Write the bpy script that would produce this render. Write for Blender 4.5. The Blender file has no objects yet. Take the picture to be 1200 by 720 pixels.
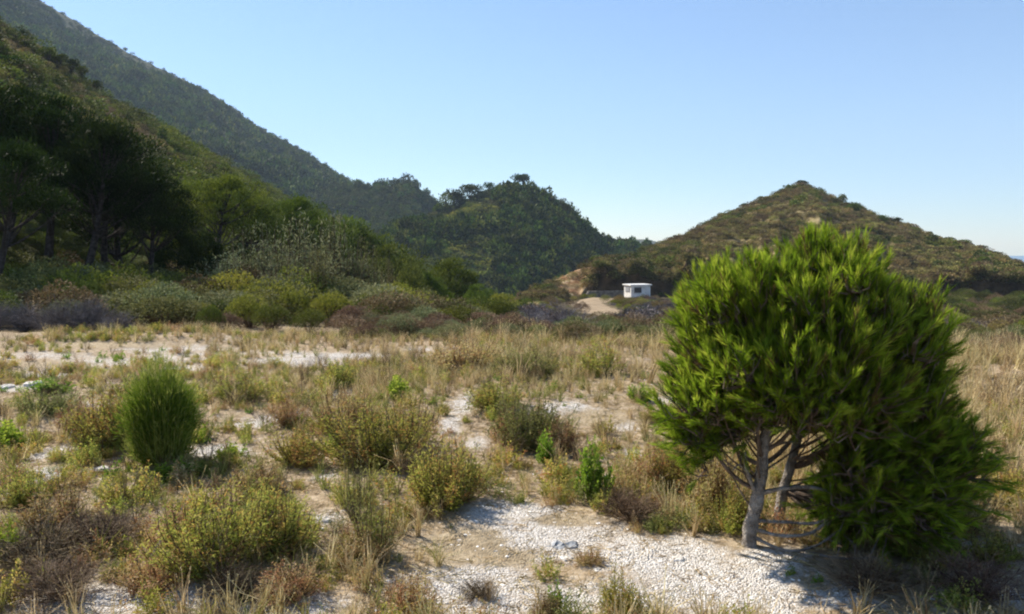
import bpy, math, random
import numpy as np
from mathutils import Vector
R = math.radians
random.seed(7)
rng = np.random.default_rng(7)
sc = bpy.context.scene
COL = sc.collection

# ------------------------------------------------------------------ camera, sky, sun, exposure
CAMZ = 1.6
F = 933.0                                   # focal length in photo pixels (1200 wide)
PITCH = math.atan(72 / F)
cam_d = bpy.data.cameras.new('camera'); cam = bpy.data.objects.new('camera', cam_d); COL.objects.link(cam)
cam.location = (0, 0, CAMZ); cam.rotation_euler = (R(90) - PITCH, 0, 0)
cam_d.sensor_width = 36; cam_d.lens = 28; cam_d.clip_end = 30000; cam_d.clip_start = 0.05
sc.camera = cam
SUN_EL, SUN_AZ = 41.0, -48.0                # azimuth from +Y, negative = left
world = bpy.data.worlds.new('World'); sc.world = world; world.use_nodes = True
wn = world.node_tree.nodes; wl = world.node_tree.links
bg = wn['Background']; bg.inputs['Strength'].default_value = 0.095
sky = wn.new('ShaderNodeTexSky'); sky.sky_type = 'NISHITA'; sky.sun_disc = False
sky.sun_elevation = R(SUN_EL); sky.sun_rotation = R(SUN_AZ); sky.air_density = 1.0; sky.dust_density = 0.15; sky.ozone_density = 4.5; sky.altitude = 600
wl.new(sky.outputs[0], bg.inputs[0])
sun_d = bpy.data.lights.new('sun', 'SUN'); sun = bpy.data.objects.new('sun', sun_d); COL.objects.link(sun)
sun_d.energy = 5.0; sun_d.angle = R(0.53); sun_d.color = (1, 0.91, 0.78)
SD = Vector((math.sin(R(SUN_AZ)) * math.cos(R(SUN_EL)), math.cos(R(SUN_AZ)) * math.cos(R(SUN_EL)), math.sin(R(SUN_EL))))
sun.rotation_euler = SD.to_track_quat('Z', 'Y').to_euler()
sc.view_settings.view_transform = 'Standard'; sc.view_settings.look = 'None'
sc.view_settings.exposure = 0.95; sc.view_settings.gamma = 1; sc.view_settings.use_curve_mapping = False
sc.render.engine = 'CYCLES'
cy = sc.cycles
cy.max_bounces = 5; cy.diffuse_bounces = 2; cy.glossy_bounces = 1; cy.transmission_bounces = 4; cy.volume_bounces = 0; cy.transparent_max_bounces = 4
cy.use_denoising = True; cy.filter_width = 2.1
try: cy.denoising_prefilter = 'FAST'
except Exception: pass
sc.render.use_persistent_data = False

# ------------------------------------------------------------------ geometry of the view -> world positions
CP, SP = math.cos(PITCH), math.sin(PITCH)
def pix_dir(px, py):
    u = (px - 600) / F; v = (360 - py) / F
    return np.array([u, CP + v * SP, -SP + v * CP])
def az_el(px, py):
    d = pix_dir(px, py); h = math.hypot(d[0], d[1])
    return math.atan2(d[0], d[1]), d[2] / h
def at(px, py, Y):
    d = pix_dir(px, py); k = Y / d[1]
    return np.array([d[0] * k, Y, CAMZ + d[2] * k])

# ------------------------------------------------------------------ noise
def _h(ix, iy, s):
    n = (ix.astype(np.int64) * 374761393 + iy.astype(np.int64) * 668265263 + s * 1442695041) & 0xffffffff
    n = ((n ^ (n >> 13)) * 1274126177) & 0xffffffff
    return ((n ^ (n >> 16)) & 0xffffff) / float(0xffffff)
def vnoise(x, y, s=0):
    x = np.asarray(x, float); y = np.asarray(y, float)
    ix = np.floor(x); iy = np.floor(y); fx = x - ix; fy = y - iy
    fx = fx * fx * (3 - 2 * fx); fy = fy * fy * (3 - 2 * fy)
    a = _h(ix, iy, s); b = _h(ix + 1, iy, s); c = _h(ix, iy + 1, s); d = _h(ix + 1, iy + 1, s)
    return (a + (b - a) * fx) * (1 - fy) + (c + (d - c) * fx) * fy
def fbm(x, y, s=0, o=4):
    t = 0; a = .5; n = 0
    for i in range(o):
        t = t + a * vnoise(x, y, s + i * 17); n += a; a *= .5; x = x * 2.03 + 11.3; y = y * 2.03 + 5.7
    return t / n * 2 - 1
def smooth(a, b, x):
    t = np.clip((np.asarray(x, float) - a) / (b - a), 0, 1); return t * t * (3 - 2 * t)

# ------------------------------------------------------------------ ground heights
def azp(px): return math.atan2(px - 600, F)
GR = np.array([0, 13, 20, 30, 50, 80, 110, 150, 250, 500, 900, 6000.])
GT = [(-2000, [0, 0, 0, .6, 4, 10, 14, 18, 10, 0, -20, -55]),
      (0,    [0, 0, 0, .2, 2.5, 8, 10, 8, 0, -20, -40, -55]),
      (200,  [0, 0, 0, -.2, 0, 2, 3, 0, -10, -25, -45, -55]),
      (330,  [0, 0, -.1, -.5, -1.6, -4, -6, -10, -20, -35, -50, -61]),
      (450,  [0, 0, -.3, -1.2, -4.4, -8, -13, -20, -36, -50, -58, -63]),
      (600,  [0, 0, -.5, -1.7, -3.6, -6.5, -11, -20, -38, -55, -62, -64]),
      (650,  [0, 0, -.6, -1.5, -2.9, -4.2, -6.5, -14, -35, -55, -62, -64]),
      (700,  [0, 0, -.6, -1.5, -2.9, -4.3, -5.6, -9, -30, -55, -62, -64]),
      (800,  [0, 0, -.6, -1.5, -3.0, -4.4, -5.4, -7, -22, -55, -62, -64]),
      (1100, [0, 0, -.6, -1.5, -3.0, -4.3, -5.2, -7, -20, -55, -62, -64]),
      (3000, [0, 0, -.6, -1.5, -3.0, -4.3, -5.2, -10, -30, -55, -62, -64])]
_ga = np.array([azp(p) for p, _ in GT]); _gz = np.array([v for _, v in GT], float)
def ground_z(X, Y, detail=True):
    X = np.asarray(X, float); Y = np.asarray(Y, float)
    r = np.hypot(X, Y); a = np.arctan2(X, Y)
    a = np.clip(a, _ga[0], _ga[-1])
    j = np.clip(np.searchsorted(_ga, a) - 1, 0, len(_ga) - 2)
    f = (a - _ga[j]) / (_ga[j + 1] - _ga[j]); f = f * f * (3 - 2 * f)
    z = 0
    k = np.clip(np.searchsorted(GR, r, side='right') - 1, 0, len(GR) - 2)
    g = np.clip((r - GR[k]) / (GR[k + 1] - GR[k]), 0, 1)
    z0 = _gz[j, k] * (1 - g) + _gz[j, k + 1] * g
    z1 = _gz[j + 1, k] * (1 - g) + _gz[j + 1, k + 1] * g
    z = z0 * (1 - f) + z1 * f
    z = z + .05 * fbm(X * .5, Y * .5, 3, 3) * smooth(1, 4, r) + .025 * fbm(X * 2.1, Y * 2.1, 5, 3)
    z = z + smooth(16, 60, r) * (.5 * fbm(X * .12, Y * .12, 8, 3))
    # low brown bank behind the pale strip on the left
    z = z + .16 * np.exp(-((Y - 13.2) / .8) ** 2) * (1 - smooth(-5.2, -3.8, X))
    return z
def gz(x, y): return float(ground_z(x, y))
def ground_hit(px, py, rmax=140):
    d = pix_dir(px, py); h = math.hypot(d[0], d[1])
    r = np.geomspace(1.5, rmax, 3000)
    X = d[0] / h * r; Y = d[1] / h * r; Z = CAMZ + d[2] / h * r
    g = ground_z(X, Y)
    i = np.argmax(Z < g)
    if not (Z < g).any(): i = len(r) - 1
    return np.array([X[i], Y[i], g[i]])

# ------------------------------------------------------------------ mesh helpers
def mesh_np(name, V, Fq, tone=None, mats=(), midx=None, smooth_=False, extra=None):
    V = np.asarray(V, np.float32); Fq = np.asarray(Fq, np.int32)
    me = bpy.data.meshes.new(name)
    me.vertices.add(len(V)); me.vertices.foreach_set('co', V.ravel())
    k = Fq.shape[1]
    me.loops.add(Fq.size); me.loops.foreach_set('vertex_index', Fq.ravel())
    me.polygons.add(len(Fq))
    me.polygons.foreach_set('loop_start', np.arange(0, Fq.size, k, dtype=np.int32))
    if midx is not None: me.polygons.foreach_set('material_index', np.asarray(midx, np.int32))
    me.polygons.foreach_set('use_smooth', np.full(len(Fq), smooth_))
    if tone is not None:
        at_ = me.attributes.new('tone', 'FLOAT', 'POINT'); at_.data.foreach_set('value', np.asarray(tone, np.float32))
    for n, arr in (extra or {}).items():
        at_ = me.attributes.new(n, 'FLOAT', 'POINT'); at_.data.foreach_set('value', np.asarray(arr, np.float32))
    for m in mats: me.materials.append(m)
    me.update(calc_edges=True)
    return me
def obj(name, me, parent=None, loc=None):
    o = bpy.data.objects.new(name, me); COL.objects.link(o)
    if parent is not None: o.parent = parent
    if loc is not None: o.location = loc
    return o
def tag(o, label=None, cat=None, group=None, kind=None):
    if label: o['label'] = label
    if cat: o['category'] = cat
    if group: o['group'] = group
    if kind: o['kind'] = kind
    return o
class Geo:
    """collects quads"""
    def __init__(s): s.V = []; s.F = []; s.T = []; s.n = 0
    def add(s, V, Fq, T):
        V = np.asarray(V, float).reshape(-1, 3); s.V.append(V); s.F.append(np.asarray(Fq, int) + s.n); s.T.append(np.broadcast_to(np.asarray(T, float), (len(V),))); s.n += len(V)
    def build(s, name, mats, smooth_=False):
        return mesh_np(name, np.concatenate(s.V), np.concatenate(s.F), np.concatenate(s.T), mats, smooth_=smooth_)
    def tube(s, P, rad, sides=5, tone=.5):
        P = np.asarray(P, float); n = len(P); rad = np.broadcast_to(rad, (n,))
        T = np.gradient(P, axis=0); T /= np.linalg.norm(T, axis=1, keepdims=True) + 1e-9
        ref = np.array([0.3, 0.2, 1.]) if abs(T[0][2]) < .8 else np.array([1., .1, 0])
        A = np.cross(T, ref); A /= np.linalg.norm(A, axis=1, keepdims=True) + 1e-9; B = np.cross(T, A)
        th = np.arange(sides) / sides * 2 * math.pi
        V = P[:, None, :] + rad[:, None, None] * (np.cos(th)[None, :, None] * A[:, None, :] + np.sin(th)[None, :, None] * B[:, None, :])
        i = np.arange(n - 1)[:, None] * sides; j = np.arange(sides)[None, :]; j2 = (j + 1) % sides
        Fq = np.stack([i + j, i + j2, i + sides + j2, i + sides + j], -1).reshape(-1, 4)
        s.add(V.reshape(-1, 3), Fq, tone)
    def leaves(s, P, D, L, W, tone, rnd=rng):
        """quad leaf from base P along D (n,3), length L, width W, as a diamond"""
        P = np.asarray(P, float); n = len(P)
        D = D / (np.linalg.norm(D, axis=1, keepdims=True) + 1e-9)
        S = np.cross(D, rnd.normal(size=(n, 3))); S /= np.linalg.norm(S, axis=1, keepdims=True) + 1e-9
        L = np.broadcast_to(L, (n,))[:, None]; W = np.broadcast_to(W, (n,))[:, None]
        V = np.stack([P, P + D * L * .45 + S * W * .5, P + D * L, P + D * L * .45 - S * W * .5], 1).reshape(-1, 3)
        Fq = (np.arange(n)[:, None] * 4 + np.arange(4)[None, :])
        s.add(V, Fq, np.repeat(np.broadcast_to(tone, (n,)), 4))
def unit(n, rnd=rng):
    v = rnd.normal(size=(n, 3)); return v / np.linalg.norm(v, axis=1, keepdims=True)

# ------------------------------------------------------------------ materials
def nodes_of(name):
    m = bpy.data.materials.new(name); m.use_nodes = True; nt = m.node_tree; nt.nodes.clear()
    out = nt.nodes.new('ShaderNodeOutputMaterial'); return m, nt.nodes, nt.links, out
def ramp(N, stops):
    r = N.new('ShaderNodeValToRGB'); e = r.color_ramp.elements
    while len(e) < len(stops): e.new(.5)
    for i, (p, c) in enumerate(stops): e[i].position = p; e[i].color = (*c, 1)
    return r
def leaf_mat(name, cols, transl=.35, var=.35, rough=.7, huevar=.02, spec=.08):
    m, N, L, out = nodes_of(name)
    a = N.new('ShaderNodeAttribute'); a.attribute_name = 'tone'
    r = ramp(N, [(i / (len(cols) - 1), c) for i, c in enumerate(cols)]); L.new(a.outputs['Fac'], r.inputs[0])
    oi = N.new('ShaderNodeObjectInfo'); h = N.new('ShaderNodeHueSaturation')
    mv = N.new('ShaderNodeMapRange'); mv.inputs[3].default_value = 1 - var; mv.inputs[4].default_value = 1 + var
    L.new(oi.outputs['Random'], mv.inputs[0]); L.new(mv.outputs[0], h.inputs['Value'])
    mu = N.new('ShaderNodeMath'); mu.operation = 'MULTIPLY'; mu.inputs[1].default_value = 7.31; L.new(oi.outputs['Random'], mu.inputs[0])
    fr = N.new('ShaderNodeMath'); fr.operation = 'FRACT'; L.new(mu.outputs[0], fr.inputs[0])
    mh = N.new('ShaderNodeMapRange'); mh.inputs[3].default_value = .5 - huevar; mh.inputs[4].default_value = .5 + huevar
    L.new(fr.outputs[0], mh.inputs[0]); L.new(mh.outputs[0], h.inputs['Hue']); L.new(r.outputs[0], h.inputs['Color'])
    p = N.new('ShaderNodeBsdfPrincipled'); p.inputs['Roughness'].default_value = rough; p.inputs['Specular IOR Level'].default_value = spec
    L.new(h.outputs[0], p.inputs['Base Color'])
    if transl > 0:
        t = N.new('ShaderNodeBsdfTranslucent'); L.new(h.outputs[0], t.inputs[0])
        x = N.new('ShaderNodeMixShader'); x.inputs[0].default_value = transl
        L.new(p.outputs[0], x.inputs[1]); L.new(t.outputs[0], x.inputs[2]); L.new(x.outputs[0], out.inputs[0])
    else: L.new(p.outputs[0], out.inputs[0])
    return m
def noisy_mat(name, cols, scale=8, rough=.9, bump=.3, spec=.2, detail=6, bscale=None):
    m, N, L, out = nodes_of(name)
    tc = N.new('ShaderNodeTexCoord')
    n = N.new('ShaderNodeTexNoise'); n.inputs['Scale'].default_value = scale; n.inputs['Detail'].default_value = detail
    L.new(tc.outputs['Object'], n.inputs['Vector'])
    lo, hi = .3, .7
    r = ramp(N, [(lo + (hi - lo) * i / (len(cols) - 1), c) for i, c in enumerate(cols)]); L.new(n.outputs['Fac'], r.inputs[0])
    p = N.new('ShaderNodeBsdfPrincipled'); p.inputs['Roughness'].default_value = rough; p.inputs['Specular IOR Level'].default_value = spec
    L.new(r.outputs[0], p.inputs['Base Color'])
    b = N.new('ShaderNodeBump'); b.inputs['Strength'].default_value = bump; b.inputs['Distance'].default_value = .02
    n2 = N.new('ShaderNodeTexNoise'); n2.inputs['Scale'].default_value = bscale or scale * 4; L.new(tc.outputs['Object'], n2.inputs['Vector'])
    L.new(n2.outputs['Fac'], b.inputs['Height']); L.new(b.outputs[0], p.inputs['Normal']); L.new(p.outputs[0], out.inputs[0])
    return m

M = {}
M['pine_needles'] = leaf_mat('pine_needles', [(.16, .10, .04), (.045, .08, .007), (.145, .24, .014), (.26, .37, .026), (.40, .46, .055)], .5, 0, huevar=0)
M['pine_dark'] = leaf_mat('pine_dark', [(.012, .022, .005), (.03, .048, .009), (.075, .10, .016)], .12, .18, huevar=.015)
M['pine_mid'] = leaf_mat('pine_mid', [(.04, .06, .01), (.115, .15, .02), (.23, .26, .04)], .22, .22, huevar=.02)
M['bark'] = noisy_mat('pine_bark', [(.025, .02, .016), (.055, .043, .035), (.10, .08, .068)], 9, bump=.8)
M['bark_pale'] = noisy_mat('young_pine_bark', [(.12, .10, .08), (.25, .22, .19), (.38, .35, .31)], 22, bump=.9)
M['twig'] = noisy_mat('dead_twig', [(.10, .085, .075), (.20, .18, .165)], 12)
M['grey_twigs'] = leaf_mat('grey_twigs', [(.07, .06, .06), (.15, .13, .13), (.27, .25, .25)], 0, .2, huevar=.01)
M['broom'] = leaf_mat('spiky_broom', [(.05, .085, .012), (.15, .21, .02), (.40, .40, .10)], .4, .1)
M['brown_stem'] = leaf_mat('brown_stems', [(.07, .045, .028), (.14, .09, .055), (.26, .19, .12)], .1, .2)
M['weed_olive'] = leaf_mat('weed_olive', [(.14, .16, .03), (.34, .36, .06), (.50, .48, .12), (.46, .25, .08)], .5, .22, huevar=.025)
M['weed_rust'] = leaf_mat('weed_rust', [(.26, .125, .055), (.44, .27, .13), (.38, .33, .10), (.60, .44, .27)], .35, .22, huevar=.02)
M['weed_green'] = leaf_mat('weed_green', [(.10, .18, .02), (.21, .33, .03), (.33, .42, .06)], .45, .15)
M['weed_grey'] = leaf_mat('weed_greygreen', [(.12, .14, .035), (.23, .25, .07), (.35, .35, .13)], .35, .15)
M['grass_dry'] = leaf_mat('dry_grass', [(.28, .195, .085), (.50, .385, .19), (.68, .57, .33)], .3, .22, huevar=.015)
M['grass_green'] = leaf_mat('fresh_grass', [(.14, .16, .03), (.28, .29, .07), (.42, .38, .15)], .35, .2)
M['shrub_green'] = leaf_mat('shrub_green', [(.05, .07, .014), (.12, .15, .028), (.20, .22, .05)], .25, .25, huevar=.025)
M['shrub_yellow'] = leaf_mat('shrub_yellowgreen', [(.10, .12, .02), (.22, .235, .035), (.33, .32, .07)], .3, .2)
M['shrub_pale'] = leaf_mat('shrub_pale', [(.08, .082, .026), (.165, .165, .055), (.27, .26, .11)], .25, .15)
M['shrub_grey'] = leaf_mat('shrub_greygreen', [(.085, .10, .04), (.19, .205, .09), (.31, .32, .18)], .25, .2)
M['shrub_brown'] = leaf_mat('shrub_brown', [(.11, .075, .045), (.22, .155, .09), (.35, .26, .16)], .15, .25)
M['scrub_hill'] = leaf_mat('hill_scrub', [(.10, .09, .028), (.22, .19, .06), (.36, .30, .115)], .2, .5, huevar=.035)
M['scrub_brown'] = leaf_mat('brown_hill_scrub', [(.08, .06, .028), (.17, .13, .06), (.28, .22, .12)], .15, .45, huevar=.02)
M['scrub_dark'] = leaf_mat('dark_hill_scrub', [(.03, .042, .012), (.075, .088, .022), (.13, .14, .04)], .15, .4, huevar=.03)
M['scrub_near'] = leaf_mat('slope_scrub', [(.04, .045, .016), (.095, .10, .03), (.18, .18, .06)], .2, .5, huevar=.03)
M['forest'] = leaf_mat('hill_pines', [(.018, .034, .006), (.06, .09, .012), (.15, .175, .025)], .15, .6, huevar=.035)
M['mountain_scrub'] = leaf_mat('mountain_scrub', [(.03, .045, .02), (.07, .09, .035), (.13, .15, .06)], .1, .4, huevar=.03)

# ground: pale stone chips over tan soil and dry litter, driven by the 'pale' and 'soil' attributes
def ground_mat():
    m, N, L, out = nodes_of('ground_stony')
    tc = N.new('ShaderNodeTexCoord')
    def noise(scale, detail=5, rough=.6):
        n = N.new('ShaderNodeTexNoise'); n.inputs['Scale'].default_value = scale; n.inputs['Detail'].default_value = detail; n.inputs['Roughness'].default_value = rough
        L.new(tc.outputs['Object'], n.inputs['Vector']); return n
    def mix(fac, a, b):
        x = N.new('ShaderNodeMix'); x.data_type = 'RGBA'
        if hasattr(fac, 'links'): L.new(fac, x.inputs[0])
        else: x.inputs[0].default_value = fac
        for s, v in ((6, a), (7, b)):
            if isinstance(v, tuple): x.inputs[s].default_value = (*v, 1)
            else: L.new(v, x.inputs[s])
        return x.outputs[2]
    def mth(op, a, b=None):
        x = N.new('ShaderNodeMath'); x.operation = op
        for i, v in enumerate((a, b)):
            if v is None: continue
            if isinstance(v, (int, float)): x.inputs[i].default_value = v
            else: L.new(v, x.inputs[i])
        return x.outputs[0]
    pale = N.new('ShaderNodeAttribute'); pale.attribute_name = 'pale'
    tan = N.new('ShaderNodeAttribute'); tan.attribute_name = 'tan'
    far = N.new('ShaderNodeAttribute'); far.attribute_name = 'far'
    track = N.new('ShaderNodeAttribute'); track.attribute_name = 'track'
    litter = ramp(N, [(.25, (.14, .10, .062)), (.5, (.34, .26, .165)), (.72, (.60, .50, .36))]); L.new(noise(14, 8, .75).outputs[0], litter.inputs[0])
    soil = ramp(N, [(.3, (.26, .20, .125)), (.55, (.42, .34, .225)), (.75, (.56, .48, .35))]); L.new(noise(20, 8, .7).outputs[0], soil.inputs[0])
    v = N.new('ShaderNodeTexVoronoi'); v.inputs['Scale'].default_value = 105; L.new(tc.outputs['Object'], v.inputs['Vector'])
    vs = N.new('ShaderNodeSeparateColor'); L.new(v.outputs['Color'], vs.inputs[0])
    chips = ramp(N, [(0, (.36, .31, .25)), (.2, (.64, .60, .53)), (.5, (.80, .77, .72)), (1, (.90, .89, .86))]); L.new(vs.outputs[0], chips.inputs[0])
    crack = ramp(N, [(0, (1, 1, 1)), (.45, (1, 1, 1)), (.8, (.66, .60, .53))]); L.new(v.outputs['Distance'], crack.inputs[0])
    cm = N.new('ShaderNodeMix'); cm.data_type = 'RGBA'; cm.blend_type = 'MULTIPLY'; cm.inputs[0].default_value = 1
    L.new(chips.outputs[0], cm.inputs[6]); L.new(crack.outputs[0], cm.inputs[7])
    # ragged edge for the pale patches
    e = mth('ADD', pale.outputs['Fac'], mth('MULTIPLY', mth('SUBTRACT', noise(9, 10, .85).outputs[0], .5), 2.2))
    ef = N.new('ShaderNodeMapRange'); ef.inputs[1].default_value = .28; ef.inputs[2].default_value = .78; L.new(e, ef.inputs[0])
    e2 = mth('ADD', tan.outputs['Fac'], mth('MULTIPLY', mth('SUBTRACT', noise(5, 8, .75).outputs[0], .5), 1.2))
    tf = N.new('ShaderNodeMapRange'); tf.inputs[1].default_value = .35; tf.inputs[2].default_value = .7; L.new(e2, tf.inputs[0])
    c = mix(ef.outputs[0], litter.outputs[0], cm.outputs[2]); c = mix(tf.outputs[0], c, soil.outputs[0])
    hill = ramp(N, [(.35, (.06, .05, .025)), (.5, (.12, .095, .05)), (.65, (.19, .15, .085))]); L.new(noise(.5, 8, .7).outputs[0], hill.inputs[0])
    c = mix(far.outputs['Fac'], c, hill.outputs[0])
    te = mth('ADD', track.outputs['Fac'], mth('MULTIPLY', mth('SUBTRACT', noise(.8, 6, .7).outputs[0], .5), .8))
    tf2 = N.new('ShaderNodeMapRange'); tf2.inputs[1].default_value = .4; tf2.inputs[2].default_value = .6; L.new(te, tf2.inputs[0])
    trk = ramp(N, [(.3, (.20, .145, .09)), (.6, (.34, .265, .175))]); L.new(noise(1.5, 6).outputs[0], trk.inputs[0])
    c = mix(tf2.outputs[0], c, trk.outputs[0])
    p = N.new('ShaderNodeBsdfPrincipled'); p.inputs['Roughness'].default_value = .95; p.inputs['Specular IOR Level'].default_value = .1
    L.new(c, p.inputs['Base Color'])
    b = N.new('ShaderNodeBump'); b.inputs['Strength'].default_value = .9; b.inputs['Distance'].default_value = .02
    hh = mth('ADD', noise(30, 5, .7).outputs[0], mth('MULTIPLY', mth('SUBTRACT', .5, v.outputs['Distance']), ef.outputs[0]))
    L.new(hh, b.inputs['Height']); L.new(b.outputs[0], p.inputs['Normal']); L.new(p.outputs[0], out.inputs[0])
    return m
def hill_mat(name, cols, scale, bare=None, bump=1.0):
    m, N, L, out = nodes_of(name)
    tc = N.new('ShaderNodeTexCoord')
    n = N.new('ShaderNodeTexNoise'); n.inputs['Scale'].default_value = scale; n.inputs['Detail'].default_value = 9; n.inputs['Roughness'].default_value = .7
    L.new(tc.outputs['Object'], n.inputs['Vector'])
    r = ramp(N, [(.32 + .36 * i / (len(cols) - 1), c) for i, c in enumerate(cols)]); L.new(n.outputs[0], r.inputs[0])
    c = r.outputs[0]
    if bare:
        a = N.new('ShaderNodeAttribute'); a.attribute_name = 'bare'
        n3 = N.new('ShaderNodeTexNoise'); n3.inputs['Scale'].default_value = .9; n3.inputs['Detail'].default_value = 8; L.new(tc.outputs['Object'], n3.inputs['Vector'])
        r2 = ramp(N, [(.35 + .3 * i / (len(bare) - 1), q) for i, q in enumerate(bare)]); L.new(n3.outputs[0], r2.inputs[0])
        a2 = N.new('ShaderNodeAttribute'); a2.attribute_name = 'cut'; r3 = ramp(N, [(.35, (.045, .03, .018)), (.65, (.12, .075, .04))]); L.new(n3.outputs[0], r3.inputs[0])  # brown earth taken darker, painting the bank's shade into its colour
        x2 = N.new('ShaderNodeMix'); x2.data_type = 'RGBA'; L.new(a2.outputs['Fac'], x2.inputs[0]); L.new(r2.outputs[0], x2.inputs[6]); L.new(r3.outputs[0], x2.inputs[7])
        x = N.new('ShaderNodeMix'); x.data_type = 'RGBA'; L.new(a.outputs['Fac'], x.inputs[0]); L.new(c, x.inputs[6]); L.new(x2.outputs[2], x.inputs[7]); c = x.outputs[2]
    p = N.new('ShaderNodeBsdfPrincipled'); p.inputs['Roughness'].default_value = .95; p.inputs['Specular IOR Level'].default_value = .05
    L.new(c, p.inputs['Base Color'])
    b = N.new('ShaderNodeBump'); b.inputs['Strength'].default_value = bump; b.inputs['Distance'].default_value = .6
    L.new(n.outputs[0], b.inputs['Height']); L.new(b.outputs[0], p.inputs['Normal']); L.new(p.outputs[0], out.inputs[0])
    return m

# ------------------------------------------------------------------ where the pale stones and bare soil lie
PALE = [(600, 600, 60, 10), (640, 632, 110, 26), (560, 690, 90, 30), (760, 645, 90, 26), (850, 690, 120, 40), (700, 700, 90, 25), (900, 655, 50, 15), (960, 700, 70, 18),
        (150, 700, 130, 18), (60, 712, 60, 10), (380, 608, 26, 9), (350, 705, 60, 14), (150, 424, 110, 12), (60, 416, 90, 10), (230, 432, 60, 8), (330, 424, 70, 8), (200, 410, 120, 5), (60, 440, 50, 4), (20, 455, 26, 4), (260, 416, 110, 5), (400, 417, 80, 5),
        (330, 490, 34, 8), (300, 497, 30, 6), (395, 462, 25, 6), (545, 470, 12, 14), (530, 500, 14, 12), (560, 520, 16, 8), (660, 480, 30, 9), (730, 500, 16, 8), (490, 410, 20, 4),
        (60, 530, 24, 8), (50, 555, 22, 8), (115, 550, 18, 4), (30, 580, 24, 6), (1160, 640, 30, 8), (740, 530, 12, 7), (780, 470, 20, 6), (90, 480, 30, 6), (700, 560, 20, 5), (255, 530, 26, 8), (380, 560, 20, 6), (1180, 700, 30, 15)]
TAN = [(540, 640, 55, 22), (500, 600, 50, 12), (590, 655, 40, 12), (60, 428, 60, 6), (120, 405, 120, 5), (700, 490, 50, 10), (660, 610, 40, 8), (1150, 440, 90, 12), (100, 640, 60, 14)]
def blobs(lst):
    out = []
    for px, py, w, h in lst:
        if py < 450 and lst is PALE: h *= .62; w *= .8
        c = ground_hit(px, py); n_ = ground_hit(px, min(py + h, 900)); f_ = ground_hit(px, max(py - h, 402))
        out.append((c[0], c[1], max(w / F * c[1], .05), max(abs(f_[1] - n_[1]) / 2, .06)))
    return out
PB, TB = blobs(PALE), blobs(TAN)
def field(B, X, Y):
    v = np.zeros(np.shape(X))
    for x, y, a, b in B: v = np.maximum(v, (.82 if y > 9 else 1) * np.exp(-.69 * (((X - x) / a) ** 2 + ((Y - y) / b) ** 2) ** 1.2))
    return v
def pale_at(X, Y): return field(PB, X, Y) * .82 + .42 * fbm(np.asarray(X) * 1.3, np.asarray(Y) * 1.3, 31, 4) + .22 * fbm(np.asarray(X) * 5, np.asarray(Y) * 5, 51, 3) + .04
def tan_at(X, Y): return field(TB, X, Y)
TRK = [at(705, 392, 36)[:2], at(722, 382, 46)[:2], at(712, 372, 56)[:2], at(692, 361, 70)[:2], at(678, 355, 86)[:2], at(700, 351.5, 98)[:2], at(740, 350, 104)[:2]]
def track_at(X, Y):
    d = np.full(np.shape(X), 1e9)
    for (a, b), w in zip(zip(TRK[:-1], TRK[1:]), (1.0, 1.2, 1.5, 1.7, 2.0, 2.2)):
        ab = b - a; t = np.clip(((X - a[0]) * ab[0] + (Y - a[1]) * ab[1]) / (ab @ ab), 0, 1)
        d = np.minimum(d, np.hypot(X - a[0] - t * ab[0], Y - a[1] - t * ab[1]) / w)
    return 1 - smooth(.6, 1.4, d)

# ------------------------------------------------------------------ terrain
def polar_grid(az, r):
    A, Q = np.meshgrid(az, r, indexing='ij'); X = np.sin(A) * Q; Y = np.cos(A) * Q
    n, k = A.shape; i = np.arange(n - 1)[:, None] * k; j = np.arange(k - 1)[None, :]
    Fq = np.stack([i + j, i + k + j, i + k + j + 1, i + j + 1], -1).reshape(-1, 4)
    return X, Y, Fq
az = np.concatenate([np.linspace(-math.pi, R(-42), 40)[:-1], np.linspace(R(-42), R(42), 420), np.linspace(R(42), math.pi, 40)[1:]])
rr = np.concatenate([[0.001], np.geomspace(.6, 200, 330), np.geomspace(210, 2500, 40)])
X, Y, Fq = polar_grid(az, rr); Z = ground_z(X, Y)
rad = np.hypot(X, Y)
Z = np.where(rad > 1200, Z - (rad - 1200) * .03, Z)
me = mesh_np('ground', np.stack([X, Y, Z], -1).reshape(-1, 3), Fq, mats=[ground_mat()], smooth_=True,
             extra=dict(pale=pale_at(X, Y).ravel(), tan=tan_at(X, Y).ravel(), far=(smooth(13.5, 22, rad) * (1 - .0 * rad)).ravel(), track=track_at(X, Y).ravel()))
tag(obj('ground', me), kind='structure')

def seam():
    m, N, L, out = nodes_of('sea_water')
    p = N.new('ShaderNodeBsdfPrincipled'); p.inputs['Base Color'].default_value = (.03, .09, .16, 1); p.inputs['Roughness'].default_value = .25
    tc = N.new('ShaderNodeTexCoord'); n = N.new('ShaderNodeTexNoise'); n.inputs['Scale'].default_value = .05; L.new(tc.outputs['Object'], n.inputs['Vector'])
    b = N.new('ShaderNodeBump'); b.inputs['Strength'].default_value = .5; b.inputs['Distance'].default_value = 1; L.new(n.outputs[0], b.inputs['Height']); L.new(b.outputs[0], p.inputs['Normal']); L.new(p.outputs[0], out.inputs[0]); return m
SEA = 3560.
tag(obj('sea', mesh_np('sea', [(-SEA, -SEA, -44), (SEA, -SEA, -44), (SEA, SEA, -44), (-SEA, SEA, -44)], [[0, 1, 2, 3]], mats=[seam()])), kind='structure')

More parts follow.
